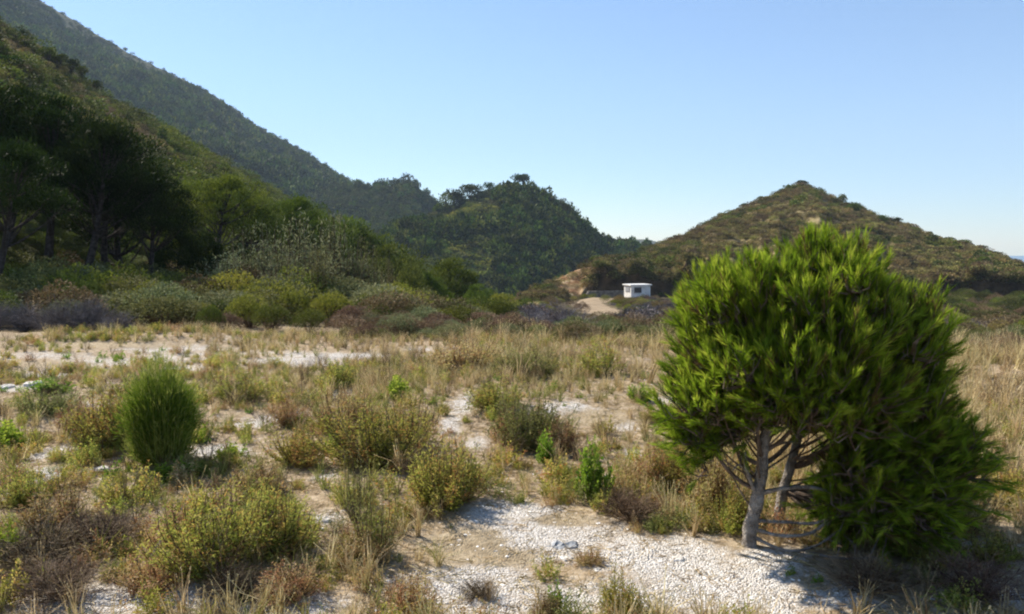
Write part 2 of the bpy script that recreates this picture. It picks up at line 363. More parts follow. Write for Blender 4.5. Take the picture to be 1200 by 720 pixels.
class Hill:
    """ridge: list of (photo x, photo y, distance); foot: list of (photo x, distance, height above sea level of the camera's ground)"""
    def __init__(s, ridge, foot, power=1.0, amp=2, freq=.02, back=.5, seed=1, bank=None):
        q = [(*az_el(px, py), d) for px, py, d in ridge]; s.ra = np.array([v[0] for v in q]); s.re = np.array([v[1] for v in q]); s.rd = np.array([v[2] for v in q], float)
        s.fa = np.array([azp(v[0]) for v in foot]); s.fd = np.array([v[1] for v in foot], float); s.fz = np.array([v[2] for v in foot], float)
        s.power, s.amp, s.freq, s.back, s.seed, s.bank = power, amp, freq, back, seed, bank
    def z(s, X, Y):
        a = np.arctan2(X, Y); r = np.hypot(X, Y)
        el = np.interp(a, s.ra, s.re); D = np.interp(a, s.ra, s.rd); f = np.interp(a, s.fa, s.fd); zf = np.interp(a, s.fa, s.fz)
        D = np.maximum(D, f + 4)
        zr = CAMZ + el * D
        u = (r - f) / (D - f); uc = np.clip(u, 0, 1)
        base = zf
        if s.bank is not None:
            h = s.bank(a) * (1 + .8 * fbm(a * 60, a * 0 + 3, 71, 3)); base = zf + h * smooth(0, .45, r - f)
        h0 = np.where(u <= 1, base + (zr - base) * uc ** s.power, zr - (r - D) * s.back)
        h0 = np.where(u < 0, zf - (f - r) * .6, h0)
        w = np.sin(np.clip(u, 0, 1) * math.pi) ** .6 * (u > 0) + .12 * smooth(.8, 1, u)
        if s.bank is not None: w = w * smooth(2, 12, r - f)
        gul = fbm(X * s.freq, Y * s.freq, s.seed, 5)
        return h0 + s.amp * w * gul
    def mesh(s, name, az0, az1, na, r0, r1, nr, mat, extra=None, r=None):
        az = np.linspace(az0, az1, na); t = np.linspace(0, 1, nr); r = r0 + (r1 - r0) * t ** 1.3 if r is None else r
        X, Y, Fq = polar_grid(az, r); Z = s.z(X, Y)
        ex = {k: v(X, Y, Z).ravel() for k, v in (extra or {}).items()}
        o = obj(name, mesh_np(name, np.stack([X, Y, Z], -1).reshape(-1, 3), Fq, mats=[mat], smooth_=True, extra=ex)); tag(o, kind='structure'); s.obj = o
        return o
mountain = Hill([(-700, -330, 950), (-300, -180, 930), (-100, -75, 920), (0, -25, 900), (45, 1, 890), (100, 32, 880), (150, 60, 870), (200, 84, 850), (240, 105, 840), (270, 124, 830), (300, 146, 820), (330, 163, 800), (360, 181, 780), (385, 197, 760), (405, 211, 740), (425, 228, 720), (470, 262, 700), (560, 292, 700)],
                [(-700, 400, 60), (0, 330, 20), (300, 330, 0), (430, 380, -15), (560, 450, -30)], 1.1, 14, .011, .4, 3)
mountain.mesh('mountain', azp(-450), azp(560), 330, 300, 1150, 150, hill_mat('mountain_ground', [(.04, .05, .025), (.10, .105, .055), (.20, .19, .12)], .035))
far_ridge = Hill([(330, 235, 560), (380, 222, 560), (400, 216, 560), (418, 217, 560), (440, 218, 555), (455, 216, 550), (468, 212, 545), (478, 210, 540), (486, 212, 540), (492, 220, 540), (500, 229, 540), (508, 236, 535), (520, 243, 520), (560, 255, 500), (620, 285, 500), (700, 300, 500)],
                 [(330, 330, -20), (500, 360, -25), (700, 400, -40)], 1.0, 8, .016, .5, 9)
far_ridge.mesh('hill', azp(330), azp(690), 200, 300, 720, 90, hill_mat('ridge_ground', [(.03, .036, .018), (.06, .065, .03), (.10, .095, .05)], .06))
coast = Hill([(640, 290, 1500), (690, 283, 1500), (710, 279, 1500), (760, 279.5, 1500), (775, 284, 1500), (900, 300, 1500)], [(640, 1200, -40), (900, 1200, -50)], 1, 5, .004, .3, 14)
coast.mesh('hill', azp(640), azp(900), 80, 1150, 1700, 30, hill_mat('coast_ground', [(.05, .06, .03), (.10, .10, .06)], .01))
wood_hill = Hill([(380, 300, 300), (430, 276, 300), (470, 262, 305), (500, 255, 310), (530, 243, 320), (555, 231, 330), (575, 223, 340), (590, 218.5, 345), (605, 217, 345), (620, 221, 345), (640, 231, 345), (655, 240, 345), (668, 246, 345), (680, 257, 345), (692, 268, 350), (705, 276, 360), (725, 282, 370), (760, 285, 380), (830, 300, 380)],
                 [(380, 190, -35), (500, 180, -40), (650, 190, -45), (830, 220, -50)], .85, 6, .022, .6, 21)
wood_hill.mesh('hill', azp(380), azp(830), 300, 150, 520, 130, hill_mat('wood_ground', [(.03, .032, .012), (.065, .06, .022), (.11, .09, .045)], .12))
left_slope = Hill([(-700, -240, 120), (-250, -90, 130), (-100, -25, 135), (0, 34, 140), (30, 50, 142), (60, 70, 145), (90, 93, 147), (120, 115, 150), (160, 135, 152), (200, 158, 156), (250, 187, 164), (300, 214, 174), (350, 243, 186), (400, 268, 200), (440, 291, 215), (480, 308, 225), (540, 330, 230)],
                  [(-700, 24, 2), (0, 26, 0), (150, 32, -.3), (250, 45, -1.5), (350, 65, -4.5), (450, 90, -11), (540, 120, -17)], 1.0, 3.2, .04, .35, 33)
left_slope.mesh('hillside', azp(-450), azp(540), 330, 22, 330, 150, hill_mat('slope_ground', [(.045, .045, .018), (.095, .085, .035), (.17, .14, .075)], .25))
def bank_h(a): return np.interp(a, [azp(680), azp(694), azp(1000), azp(1200), azp(1500)], [0, 3.3, 3.2, 2.4, 1.5])
right_hill = Hill([(600, 356, 100), (622, 346, 106), (650, 329, 113), (675, 317, 120), (700, 308, 128), (740, 299, 145), (770, 289, 155), (800, 277, 165), (840, 256, 175), (870, 245, 183), (900, 233, 190), (920, 224, 195), (937, 217, 197), (950, 221, 197), (975, 233, 195), (1000, 243, 193), (1030, 254, 190), (1060, 265, 186), (1100, 281, 180), (1130, 287, 175), (1150, 294, 172), (1175, 303, 168), (1200, 313, 163), (1300, 350, 150), (1500, 350, 140)],
                  [(600, 92, -6.5), (650, 98, -5.6), (690, 108, -5.3), (760, 112, -5.4), (1200, 112, -5.3), (1500, 112, -5.6)], .85, 1.1, .05, .4, 41, bank_h)
def bare_right(X, Y, Z):
    a = np.arctan2(X, Y); r = np.hypot(X, Y); f = np.interp(a, right_hill.fa, right_hill.fd)
    b = (1 - smooth(.5, .9, r - f)) * smooth(azp(684), azp(692), a)
    e = smooth(azp(646), azp(658), a) * (1 - smooth(azp(694), azp(700), a)) * (1 - smooth(15, 22, r - f))
    return np.clip(np.maximum(b, e * (.62 + 1.3 * fbm(X * .3, Y * .3, 3, 4))), 0, 1)
def bank_shade_right(X, Y, Z):
    a = np.arctan2(X, Y); return smooth(azp(689), azp(698), a)  # mask for the painted shade on the road bank
right_hill.mesh('hill', azp(600), azp(1500), 420, 90, 280, 170, hill_mat('hill_ground', [(.09, .07, .032), (.20, .16, .075), (.31, .25, .13)], .3, bare=[(.13, .065, .03), (.27, .16, .08), (.42, .33, .21)]), dict(bare=bare_right, cut=bank_shade_right), r=np.concatenate([np.linspace(88, 106, 40), np.linspace(106.15, 116, 80), np.linspace(117, 280, 140)]))


# ------------------------------------------------------------------ haze
hz, HN, HL, ho = nodes_of('haze_air')
pv = HN.new('ShaderNodeVolumePrincipled'); pv.inputs['Color'].default_value = (.62, .80, 1, 1); pv.inputs['Density'].default_value = .00020; pv.inputs['Anisotropy'].default_value = .0
HL.new(pv.outputs[0], ho.inputs['Volume'])
def box_mesh(name, x0, x1, y0, y1, z0, z1, mats):
    v = [(x, y, z) for z in (z0, z1) for y in (y0, y1) for x in (x0, x1)]
    return mesh_np(name, v, [[0, 2, 3, 1], [4, 5, 7, 6], [0, 1, 5, 4], [2, 6, 7, 3], [0, 4, 6, 2], [1, 3, 7, 5]], mats=mats)
HAZE = True
if HAZE:
    h = obj('haze', box_mesh('haze', -3600, 3600, -3600, 3600, -125, 500, [hz])); tag(h, kind='stuff')

# ------------------------------------------------------------------ plant forms (each returns a Geo or tuple of Geos, base at origin, about 1 unit high unless said)
def grow(p0, p1, bend, n=5, rnd=rng):
    t = np.linspace(0, 1, n)[:, None]; p0 = np.asarray(p0, float); p1 = np.asarray(p1, float)
    b = np.asarray(bend, float)
    return p0 + (p1 - p0) * t + b * (t * (1 - t)) * 4
def f_grass(n=34, h=1., spread=.35, w=.012, heads=.3, seed=0):
    rn = np.random.default_rng(seed); g = Geo()
    V = []; T = []
    for i in range(n):
        a = rn.uniform(0, 6.28); s = abs(rn.normal()) * spread; hh = h * rn.uniform(.5, 1)
        b = np.array([rn.normal() * .06, rn.normal() * .06, 0]); tip = b + np.array([math.cos(a) * s, math.sin(a) * s, hh])
        mid = b + (tip - b) * .5 + np.array([-math.cos(a), -math.sin(a), 0]) * s * .15 + np.array([0, 0, .06])
        sd = np.array([-math.sin(a), math.cos(a), 0]); sd = sd * math.cos(i) + np.array([math.cos(a), math.sin(a), 0]) * math.sin(i)
        ww = w * rn.uniform(.6, 1.3); t = rn.uniform(0, 1)
        g.add([b - sd * ww, b + sd * ww, mid + sd * ww * .8, mid - sd * ww * .8, tip + sd * ww * .25, tip - sd * ww * .25], [[0, 1, 2, 3], [3, 2, 4, 5]], t)
        if rn.random() < heads:
            k = 5; P = tip + (tip - mid) * rn.uniform(-.25, .05, (k, 1)); g.leaves(P, (tip - mid) + rn.normal(size=(k, 3)) * .12, .05, .018, min(1, t + .25), rn)
    return g
def f_weed(stems=60, leaves=26, spread=.6, L=.05, W=.022, seed=0, up=.8, tone=(0, 1), lo=.25):
    """dome of thin stems set with small leaves; returns leaves, stems"""
    rn = np.random.default_rng(seed); g = Geo(); s = Geo()
    for i in range(stems):
        a = rn.uniform(0, 6.28); e = rn.uniform(0, 1) ** .7; rr_ = spread * e * rn.uniform(.75, 1.1); lump = 1 + .22 * math.sin(2 * a + seed) + .16 * math.sin(3 * a + seed * 2.1); rr_ *= lump; hh = up * math.sqrt(max(.03, 1 - e * e * .75)) * rn.uniform(.45, 1.15) * (1 + .2 * math.sin(a * 2 + seed * 1.3))
        tip = np.array([math.cos(a) * rr_, math.sin(a) * rr_, hh]); base = np.array([math.cos(a), math.sin(a), 0]) * rr_ * .15
        P = grow(base, tip, [math.cos(a) * .06 + rn.normal() * .03, math.sin(a) * .06 + rn.normal() * .03, -.03], 5)
        s.tube(P, np.linspace(.007, .003, 5), 3, rn.uniform(0, 1))
        t = rn.uniform(lo, 1, leaves); Q = np.stack([np.interp(t, np.linspace(0, 1, 5), P[:, k]) for k in range(3)], 1)
        off = unit(leaves, rn) * .05 * t[:, None]
        tn = np.clip(rn.uniform(tone[0], tone[1]) + rn.normal(size=leaves) * .16, 0, 1)
        g.leaves(Q + off, (tip - base) * .8 + rn.normal(size=(leaves, 3)) * .7 + off * 6, L * rn.uniform(.6, 1.3, leaves), W, tn, rn)
    return g, s
def f_twigs(n=46, spread=.6, seed=0, sub=9, r=.006):
    rn = np.random.default_rng(seed); g = Geo()
    for i in range(n):
        a = rn.uniform(0, 6.28); e = rn.uniform(0, 1) ** .6; d = np.array([math.cos(a) * e * spread, math.sin(a) * e * spread, math.sqrt(max(.1, 1 - e * e * .7)) * rn.uniform(.6, 1)])
        P = grow([0, 0, 0], d, rn.normal(size=3) * .05, 6); tn = rn.uniform(0, 1)
        g.tube(P, np.linspace(r * 1.4, r * .5, 6), 3, tn)
        for k in range(sub):
            t = rn.uniform(.3, 1); q = P[int(t * 5)]; dd = d * .22 + rn.normal(size=3) * .11
            p1 = q + dd; g.tube(np.stack([q, q + dd * .5 + rn.normal(size=3) * .015, p1]), [r * .6, r * .5, r * .35], 3, min(1, tn + .2 * rn.random()))
            for j in range(2):
                q2 = q + dd * rn.uniform(.4, 1); g.tube(np.stack([q2, q2 + rn.normal(size=3) * .05 + dd * .25]), [r * .45, r * .3], 3, min(1, tn + .3 * rn.random()))
    return g
def f_spiky(n=900, seed=0, spread=.42, w=.006):
    """broom-like tuft of fine upright shoots, uneven and loose at the rim"""
    rn = np.random.default_rng(seed); g = Geo()
    heads = [(rn.uniform(0, 6.28), rn.uniform(.2, 1) ** .6, rn.uniform(.72, 1.05)) for _ in range(26)]
    for i in range(n):
        A, E, Hs = heads[i % 26]
        a = A + rn.normal() * .28; e = np.clip(E + rn.normal() * .16, 0, 1.25); s = spread * e
        b = np.array([math.cos(a), math.sin(a), 0]) * .10 * e; hh = (1 - .36 * e ** 2.0) * Hs * rn.uniform(.42, 1.15)
        tip = np.array([math.cos(a) * s, math.sin(a) * s, hh]); mid = (b + tip) / 2 + np.array([math.cos(a), math.sin(a), 0]) * s * .16 + rn.normal(size=3) * .015
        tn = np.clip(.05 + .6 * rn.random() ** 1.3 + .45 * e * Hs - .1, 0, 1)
        st = rn.uniform(0, .5)
        p0 = b + (mid - b) * st; sd = np.cross(tip - b, rn.normal(size=3)); sd /= np.linalg.norm(sd); sd = sd * w
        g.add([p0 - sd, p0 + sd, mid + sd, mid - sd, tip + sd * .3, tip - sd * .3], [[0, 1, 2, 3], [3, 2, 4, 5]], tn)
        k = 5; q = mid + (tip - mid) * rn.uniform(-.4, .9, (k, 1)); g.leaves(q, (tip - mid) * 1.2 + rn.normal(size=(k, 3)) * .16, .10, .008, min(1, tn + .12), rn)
    m = n * 5; u = unit(m, rn); u[:, 2] = np.abs(u[:, 2]) * rn.choice([1, 1, 1, -.5], m); rr_ = rn.uniform(.4, 1.05, (m, 1)) ** .7 * (1 + .12 * np.abs(rn.normal(size=(m, 1))) ** 1.5)
    lump = 1 + .16 * np.sin(u[:, :1] * 6 + 1) + .15 * np.cos(u[:, 1:2] * 7) + .10 * np.sin(u[:, 2:] * 9 + u[:, :1] * 5) - .12 * u[:, 2:]
    q = np.array([0, 0, .46]) + u * rr_ * lump * np.array([spread * .92, spread * .92, .47])
    q[:, 2] = np.maximum(q[:, 2], .03); q[:, :2] *= np.clip(.45 + q[:, 2:] * 1.3, .4, 1)
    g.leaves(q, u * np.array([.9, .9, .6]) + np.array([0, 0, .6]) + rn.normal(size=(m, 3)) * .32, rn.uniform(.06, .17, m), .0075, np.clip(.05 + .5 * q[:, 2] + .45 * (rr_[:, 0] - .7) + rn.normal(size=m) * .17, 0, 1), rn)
    return g
def f_shrub(n=2600, seed=0, wx=.65, lobes=9, L=.055, W=.03, shell=.75, flat=1.0):
    """leafy shrub: lobes of small leaves; returns leaves, stems"""
    rn = np.random.default_rng(seed); g = Geo(); s = Geo()
    C = []
    for i in range(lobes):
        a = i * 2.4 + rn.uniform(-.4, .4); e = math.sqrt((i + .5) / lobes)
        C.append([math.cos(a) * e * wx * .72, math.sin(a) * e * wx * .72, (.36 + .30 * (1 - e * e) * flat) * rn.uniform(.85, 1.12), rn.uniform(.22, .36) * (wx / .65) ** .5])
    C = np.array(C); m = n // lobes
    for c in C:
        u = unit(m, rn); u[:, 2] = np.abs(u[:, 2]) * rn.choice([1, 1, 1, -.8], m)
        q = c[:3] + u * c[3] * (shell + (1 - shell) * rn.random((m, 1))) * (1 + .18 * np.sin(u[:, :1] * 7 + c[0] * 9) * np.cos(u[:, 1:2] * 6)) * np.array([1, 1, .95])
        q[:, 2] = np.maximum(q[:, 2], .02)
        tn = np.clip(.45 + rn.uniform(-.2, .2) + rn.normal(size=m) * .2, 0, 1)
        g.leaves(q, u + rn.normal(size=(m, 3)) * .6 + np.array([0, 0, .4]), L * rn.uniform(.6, 1.3, m), W, tn, rn)
        for k in range(4):
            s.tube(grow([rn.normal() * .03, rn.normal() * .03, 0], c[:3] + rn.normal(size=3) * .12, [0, 0, -.06], 4), np.linspace(.014, .005, 4), 4, rn.random())
    return g, s
def f_blob(n=170, seed=0, wx=.75, L=.24, W=.15, cone=False, lobes=4):
    """far shrub or far tree seen at a few pixels"""
    rn = np.random.default_rng(seed); g = Geo(); m = n // lobes
    for i in range(lobes):
        a = rn.uniform(0, 6.28)
        if cone: c = np.array([rn.normal() * .07, rn.normal() * .07, .22 + .6 * i / lobes]); rd = (.36 - .22 * i / lobes) * rn.uniform(.8, 1.2)
        else: c = np.array([math.cos(a) * wx * .45, math.sin(a) * wx * .45, .35 + rn.uniform(-.1, .2)]); rd = rn.uniform(.3, .45)
        u = unit(m, rn); q = c + u * rd * rn.uniform(.7, 1.05, (m, 1)); q[:, 2] = np.maximum(q[:, 2], 0)
        g.leaves(q, u + rn.normal(size=(m, 3)) * .5 + np.array([0, 0, .5]), L * rn.uniform(.6, 1.2, m), W, np.clip(.5 + rn.normal(size=m) * .25, 0, 1), rn)
    return g
def f_pine(seed=0, H=6.5, wx=2.2, lean=.5, clusters=70, per=190, c0=.38, rs=.62, L=.16, W=.035, flat=.55):
    """umbrella-ish Aleppo pine; returns crown, trunk, limbs"""
    rn = np.random.default_rng(seed); cr = Geo(); tr = Geo(); lb = Geo()
    P = grow([0, 0, -.2], [lean, rn.normal() * .2, H * .86], [rn.normal() * .25, rn.normal() * .25, 0], 10); tr.tube(P, np.linspace(.17, .04, 10) * H / 6.5, 8, .5)
    for i in range(clusters):
        t = rn.uniform(0, 1) ** .8; hh = c0 + (1 - c0) * t; a = rn.uniform(0, 6.28)
        prof = math.sin(math.pi * min(1, (t * .82 + .2))) ** flat
        rad_ = wx * prof * math.sqrt(rn.uniform(.12, 1)); k = min(9, hh / .86 * 9); tp = np.array([np.interp(k, range(10), P[:, j]) for j in range(3)])
        c = np.array([tp[0] + math.cos(a) * rad_, tp[1] + math.sin(a) * rad_, hh * H * .95 + rn.normal() * .15])
        j0 = max(0, int(k) - 2); b = P[j0]
        if i % 2 == 0: lb.tube(grow(b, c, [0, 0, -.12 * rad_], 5), np.linspace(.05, .012, 5) * H / 6.5, 5, .5)
        R_ = rs * rn.uniform(.65, 1.25); u = unit(per, rn); q = c + u * R_ * rn.uniform(.35, 1, (per, 1)) * np.array([1, 1, .62])
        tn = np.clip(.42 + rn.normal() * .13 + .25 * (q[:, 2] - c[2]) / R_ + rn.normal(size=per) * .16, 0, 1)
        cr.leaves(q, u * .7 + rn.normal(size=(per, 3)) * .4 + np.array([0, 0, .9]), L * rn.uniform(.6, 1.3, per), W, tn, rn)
    return cr, tr, lb

# ------------------------------------------------------------------ stuff scattering by geometry nodes
def scatter(name, forms, P, rotz, scl, idx, tilt=None):
    """forms: list of meshes; P (n,3); scl (n,3)"""
    col = bpy.data.collections.new(name + '_forms')
    for k, mf in enumerate(forms):
        o = bpy.data.objects.new('%s_form_%02d' % (name, k), mf); col.objects.link(o)
    me = bpy.data.meshes.new(name); n = len(P); me.vertices.add(n); me.vertices.foreach_set('co', np.asarray(P, np.float32).ravel())
    rot = np.zeros((n, 3), np.float32); rot[:, 2] = rotz
    if tilt is not None: rot[:, :2] = tilt
    a = me.attributes.new('rot', 'FLOAT_VECTOR', 'POINT'); a.data.foreach_set('vector', rot.ravel())
    a = me.attributes.new('scl', 'FLOAT_VECTOR', 'POINT'); a.data.foreach_set('vector', np.asarray(scl, np.float32).ravel())
    a = me.attributes.new('idx', 'INT', 'POINT'); a.data.foreach_set('value', np.asarray(idx, np.int32))
    o = obj(name, me); tag(o, kind='stuff')
    nt = bpy.data.node_groups.new(name + '_nodes', 'GeometryNodeTree')
    nt.interface.new_socket('Geometry', in_out='INPUT', socket_type='NodeSocketGeometry'); nt.interface.new_socket('Geometry', in_out='OUTPUT', socket_type='NodeSocketGeometry')
    N, L = nt.nodes, nt.links
    gi = N.new('NodeGroupInput'); go = N.new('NodeGroupOutput'); ip = N.new('GeometryNodeInstanceOnPoints'); ci = N.new('GeometryNodeCollectionInfo')
    ci.inputs['Collection'].default_value = col; ci.inputs['Separate Children'].default_value = True; ci.inputs['Reset Children'].default_value = True
    def na(nm, ty):
        x = N.new('GeometryNodeInputNamedAttribute'); x.data_type = ty; x.inputs[0].default_value = nm; return x.outputs[0]
    L.new(gi.outputs[0], ip.inputs['Points']); L.new(ci.outputs[0], ip.inputs['Instance']); ip.inputs['Pick Instance'].default_value = True
    L.new(na('idx', 'INT'), ip.inputs['Instance Index']); L.new(na('rot', 'FLOAT_VECTOR'), ip.inputs['Rotation']); L.new(na('scl', 'FLOAT_VECTOR'), ip.inputs['Scale'])
    L.new(ip.outputs[0], go.inputs[0])
    md = o.modifiers.new('scatter', 'NODES'); md.node_group = nt
    return o
def cart(n, az0, az1, r0, r1, pw=1.0):
    a = rng.uniform(az0, az1, n); r = r0 + (r1 - r0) * rng.random(n) ** pw
    return np.sin(a) * r, np.cos(a) * r

# ---- scrub and woods on the hills
def hill_scatter(name, hill, n, az0, az1, r0, r1, forms, smin, smax, keep=None, sink=.12, pw=1.0, wide=1.3, above=True):
    X, Y = cart(n, az0, az1, r0, r1, pw); Z = hill.z(X, Y); G = ground_z(X, Y)
    k = Z > G - .3
    if keep is not None: k &= keep(X, Y, Z)
    X, Y, Z = X[k], Y[k], Z[k]; m = len(X)
    s = smin + (smax - smin) * rng.random(m) ** 2.2
    S = np.stack([s * wide * rng.uniform(.8, 1.3, m), s * wide * rng.uniform(.8, 1.3, m), s * rng.uniform(.8, 1.2, m)], 1)
    return scatter(name, forms, np.stack([X, Y, Z - s * sink], 1), rng.uniform(0, 6.28, m), S, rng.integers(0, len(forms), m))
def forms_of(mat, **kw): return [f_blob(seed=i + 3, **kw).build('scrub_form', [M[mat]]) for i in range(4)]
fb = lambda mat, **kw: forms_of(mat, **kw)
def in_front(h, m=0): return lambda X, Y, Z: np.hypot(X, Y) < np.interp(np.arctan2(X, Y), h.ra, h.rd) + m
def patch(seed, f, th): return lambda X, Y: fbm(X * f, Y * f, seed, 3) > th
def right_keep(X, Y, Z):
    a = np.arctan2(X, Y); r = np.hypot(X, Y); f = np.interp(a, right_hill.fa, right_hill.fd)
    return ((bare_right(X, Y, Z) < .35) | (rng.random(np.shape(X)) < .22) & (r > f + 2)) & (r > f + .55) & in_front(right_hill, 3)(X, Y, Z)
hill_scatter('hill_scrub', right_hill, 17000, azp(600), azp(1330), 100, 200, fb('scrub_hill', L=.16, W=.1, n=240) + fb('scrub_brown', L=.16, W=.1, n=240), .35, 1.15, lambda X, Y, Z: right_keep(X, Y, Z) & (fbm(X * .35, Y * .35, 19, 2) > -.25), wide=1.5)
hill_scatter('hill_bushes', right_hill, 3600, azp(600), azp(1330), 100, 200, fb('scrub_dark', L=.15, W=.09, n=260) + fb('shrub_green', L=.15, W=.09, n=260), .45, 1.35, lambda X, Y, Z: right_keep(X, Y, Z) & (fbm(X * .11, Y * .11, 29, 3) > .02), wide=1.4)
hill_scatter('tall_hill_scrub', right_hill, 500, azp(640), azp(1330), 105, 200, fb('scrub_dark') + fb('shrub_green'), .9, 1.9, lambda X, Y, Z: right_keep(X, Y, Z) & patch(77, .05, .12)(X, Y), wide=1.1)
hill_scatter('slope_scrub', left_slope, 15000, azp(-300), azp(500), 42, 225, fb('scrub_near', n=420, L=.11, W=.06) + fb('scrub_brown', n=420, L=.11, W=.06) + fb('scrub_hill', n=420, L=.11, W=.06), .4, 1.3, in_front(left_slope, 4), pw=.8)
hill_scatter('slope_bushes', left_slope, 6500, azp(-300), azp(500), 45, 225, fb('scrub_dark', n=420, L=.11, W=.06) + fb('shrub_green', n=420, L=.11, W=.06), .8, 2.2, lambda X, Y, Z: in_front(left_slope, 2)(X, Y, Z) & (fbm(X * .09, Y * .09, 37, 3) > -.02), pw=.8)
hill_scatter('slope_green', left_slope, 5000, azp(200), azp(520), 45, 225, fb('shrub_green', n=420, L=.11, W=.06) + fb('pine_mid', n=420, L=.11, W=.06), .8, 2.2, in_front(left_slope, 2), pw=.8)
hill_scatter('slope_trees', left_slope, 1500, azp(-300), azp(500), 70, 220, fb('pine_mid', n=1100, L=.085, W=.045, lobes=8) + fb('pine_dark', n=1100, L=.085, W=.045, lobes=8), 1.3, 3.0, lambda X, Y, Z: in_front(left_slope, 0)(X, Y, Z) & patch(55, .03, -.02)(X, Y) & ((rng.random(X.shape) < .3) | (np.arctan2(X, Y) > azp(170))), wide=.8, sink=.05)
hill_scatter('hill_wood', wood_hill, 9500, azp(400), azp(800), 205, 372, fb('forest', cone=True, n=200, L=.2, W=.12) + fb('forest', n=200), 2.2, 6.2, lambda X, Y, Z: in_front(wood_hill, -9)(X, Y, Z) & (patch(61, .02, .08)(X, Y) | (np.arctan2(X, Y) > azp(585))), wide=.85, sink=.05)
hill_scatter('hill_bushes', wood_hill, 9000, azp(400), azp(800), 205, 372, fb('scrub_near') + fb('scrub_dark'), .7, 2.0, in_front(wood_hill, 3))
hill_scatter('hill_green', wood_hill, 9000, azp(400), azp(620), 205, 350, fb('shrub_green') + fb('shrub_yellow') + fb('scrub_near'), 1.2, 3.0, lambda X, Y, Z: in_front(wood_hill, -14)(X, Y, Z) & (np.arctan2(X, Y) < azp(585) + .03 * fbm(X * .03, Y * .03, 15, 3)))
hill_scatter('ridge_wood', far_ridge, 6500, azp(340), azp(680), 360, 560, fb('forest') + fb('scrub_dark'), 2, 5.5, in_front(far_ridge, 0), wide=.9)
hill_scatter('mountain_scrub', mountain, 26000, azp(-150), azp(520), 340, 900, fb('mountain_scrub') + fb('mountain_scrub') + fb('forest'), 1.5, 5.5, lambda X, Y, Z: in_front(mountain, -22)(X, Y, Z) & (fbm(X * .012 + Y * .004, Y * .005, 93, 4) > -.12 * rng.random(X.shape) - .05), wide=1.2)
hill_scatter('mountain_bushes', mountain, 12000, azp(-420), azp(520), 340, 900, fb('mountain_scrub'), 1, 3, in_front(mountain, 2), wide=1.3)
hill_scatter('mountain_wood', mountain, 7000, azp(-150), azp(520), 340, 800, fb('forest'), 5, 11, lambda X, Y, Z: in_front(mountain, -60)(X, Y, Z) & patch(91, .008, -.05)(X, Y), wide=.8)

def bank_edge():
    n = 1700; a = rng.uniform(azp(688), azp(1330), n); f = np.interp(a, right_hill.fa, right_hill.fd); up = rng.random(n) < .72
    r = np.where(up, f + rng.uniform(.4, 1.5, n), f - rng.uniform(.2, 1.4, n)); X = np.sin(a) * r; Y = np.cos(a) * r; Z = np.maximum(right_hill.z(X, Y), ground_z(X, Y))
    k = up | (a > azp(800)); X, Y, Z = X[k], Y[k], Z[k]; m = len(X); s = .35 + 1.0 * rng.random(m) ** 2
    F_ = fb('scrub_hill', L=.16, W=.1, n=240) + fb('scrub_dark', L=.15, W=.09, n=260) + fb('scrub_brown', L=.16, W=.1, n=240)
    scatter('bank_scrub', F_, np.stack([X, Y, Z - s * .3], 1), rng.uniform(0, 6.28, m), np.stack([s * 1.4, s * 1.4, s * .9], 1), rng.integers(0, len(F_), m))
bank_edge()
# ---- mid-distance scrub on the ground beyond the clearing
def mid_scrub(name, n, az0, az1, r0, r1, forms, smin, smax, keep=None, pw=1, wide=1.2):
    X, Y = cart(n, az0, az1, r0, r1, pw); Z = ground_z(X, Y)
    k = track_at(X, Y) < .2
    if keep is not None: k &= keep(X, Y)
    X, Y, Z = X[k], Y[k], Z[k]; m = len(X); s = smin + (smax - smin) * rng.random(m) ** 1.8
    S = np.stack([s * wide * rng.uniform(.8, 1.3, m), s * wide * rng.uniform(.8, 1.3, m), s * rng.uniform(.8, 1.2, m)], 1)
    return scatter(name, forms, np.stack([X, Y, Z - s * .08], 1), rng.uniform(0, 6.28, m), S, rng.integers(0, len(forms), m))
sm = lambda mat, n=2400, **kw: [f_shrub(n=n, seed=i + 11, L=.05, W=.026, **kw)[0].build('shrub_form', [M[mat]]) for i in range(2)]
cabin_clear = lambda X, Y: ~((np.abs(X - at(748, 350, 106)[0]) < 6) & (Y > 90) & (Y < 109)) & ((np.hypot(X, Y) < 106) | (np.arctan2(X, Y) < azp(640)))
low_view = lambda X, Y: cabin_clear(X, Y) & ~((np.arctan2(X, Y) > azp(652)) & (np.arctan2(X, Y) < azp(724)) & (np.hypot(X, Y) > 27) & (np.hypot(X, Y) < 99) & (rng.random(np.shape(X)) < .93))
mid_scrub('valley_scrub', 5200, azp(540), azp(1400), 21, 112, sm('shrub_brown') + sm('scrub_hill') + sm('shrub_pale') + sm('scrub_brown') + sm('shrub_yellow') + sm('grey_twigs'), .3, .95, low_view, pw=.75)
mid_scrub('bench_scrub', 2600, azp(820), azp(1400), 34, 110, sm('scrub_dark') + sm('shrub_green') + sm('scrub_dark') + sm('shrub_brown'), .5, 1.5, lambda X, Y: fbm(X * .09, Y * .09, 83, 3) > -.12, pw=.8)
mid_scrub('thicket', 2600, azp(-200), azp(560), 17, 75, sm('shrub_yellow') + sm('shrub_green') + sm('shrub_pale') + sm('scrub_brown') + sm('shrub_grey'), .5, 1.3, None, pw=.8)
mid_scrub('edge_scrub', 750, azp(400), azp(1350), 13.5, 22, sm('shrub_brown') + sm('shrub_pale') + sm('shrub_grey'), .2, .55, None)

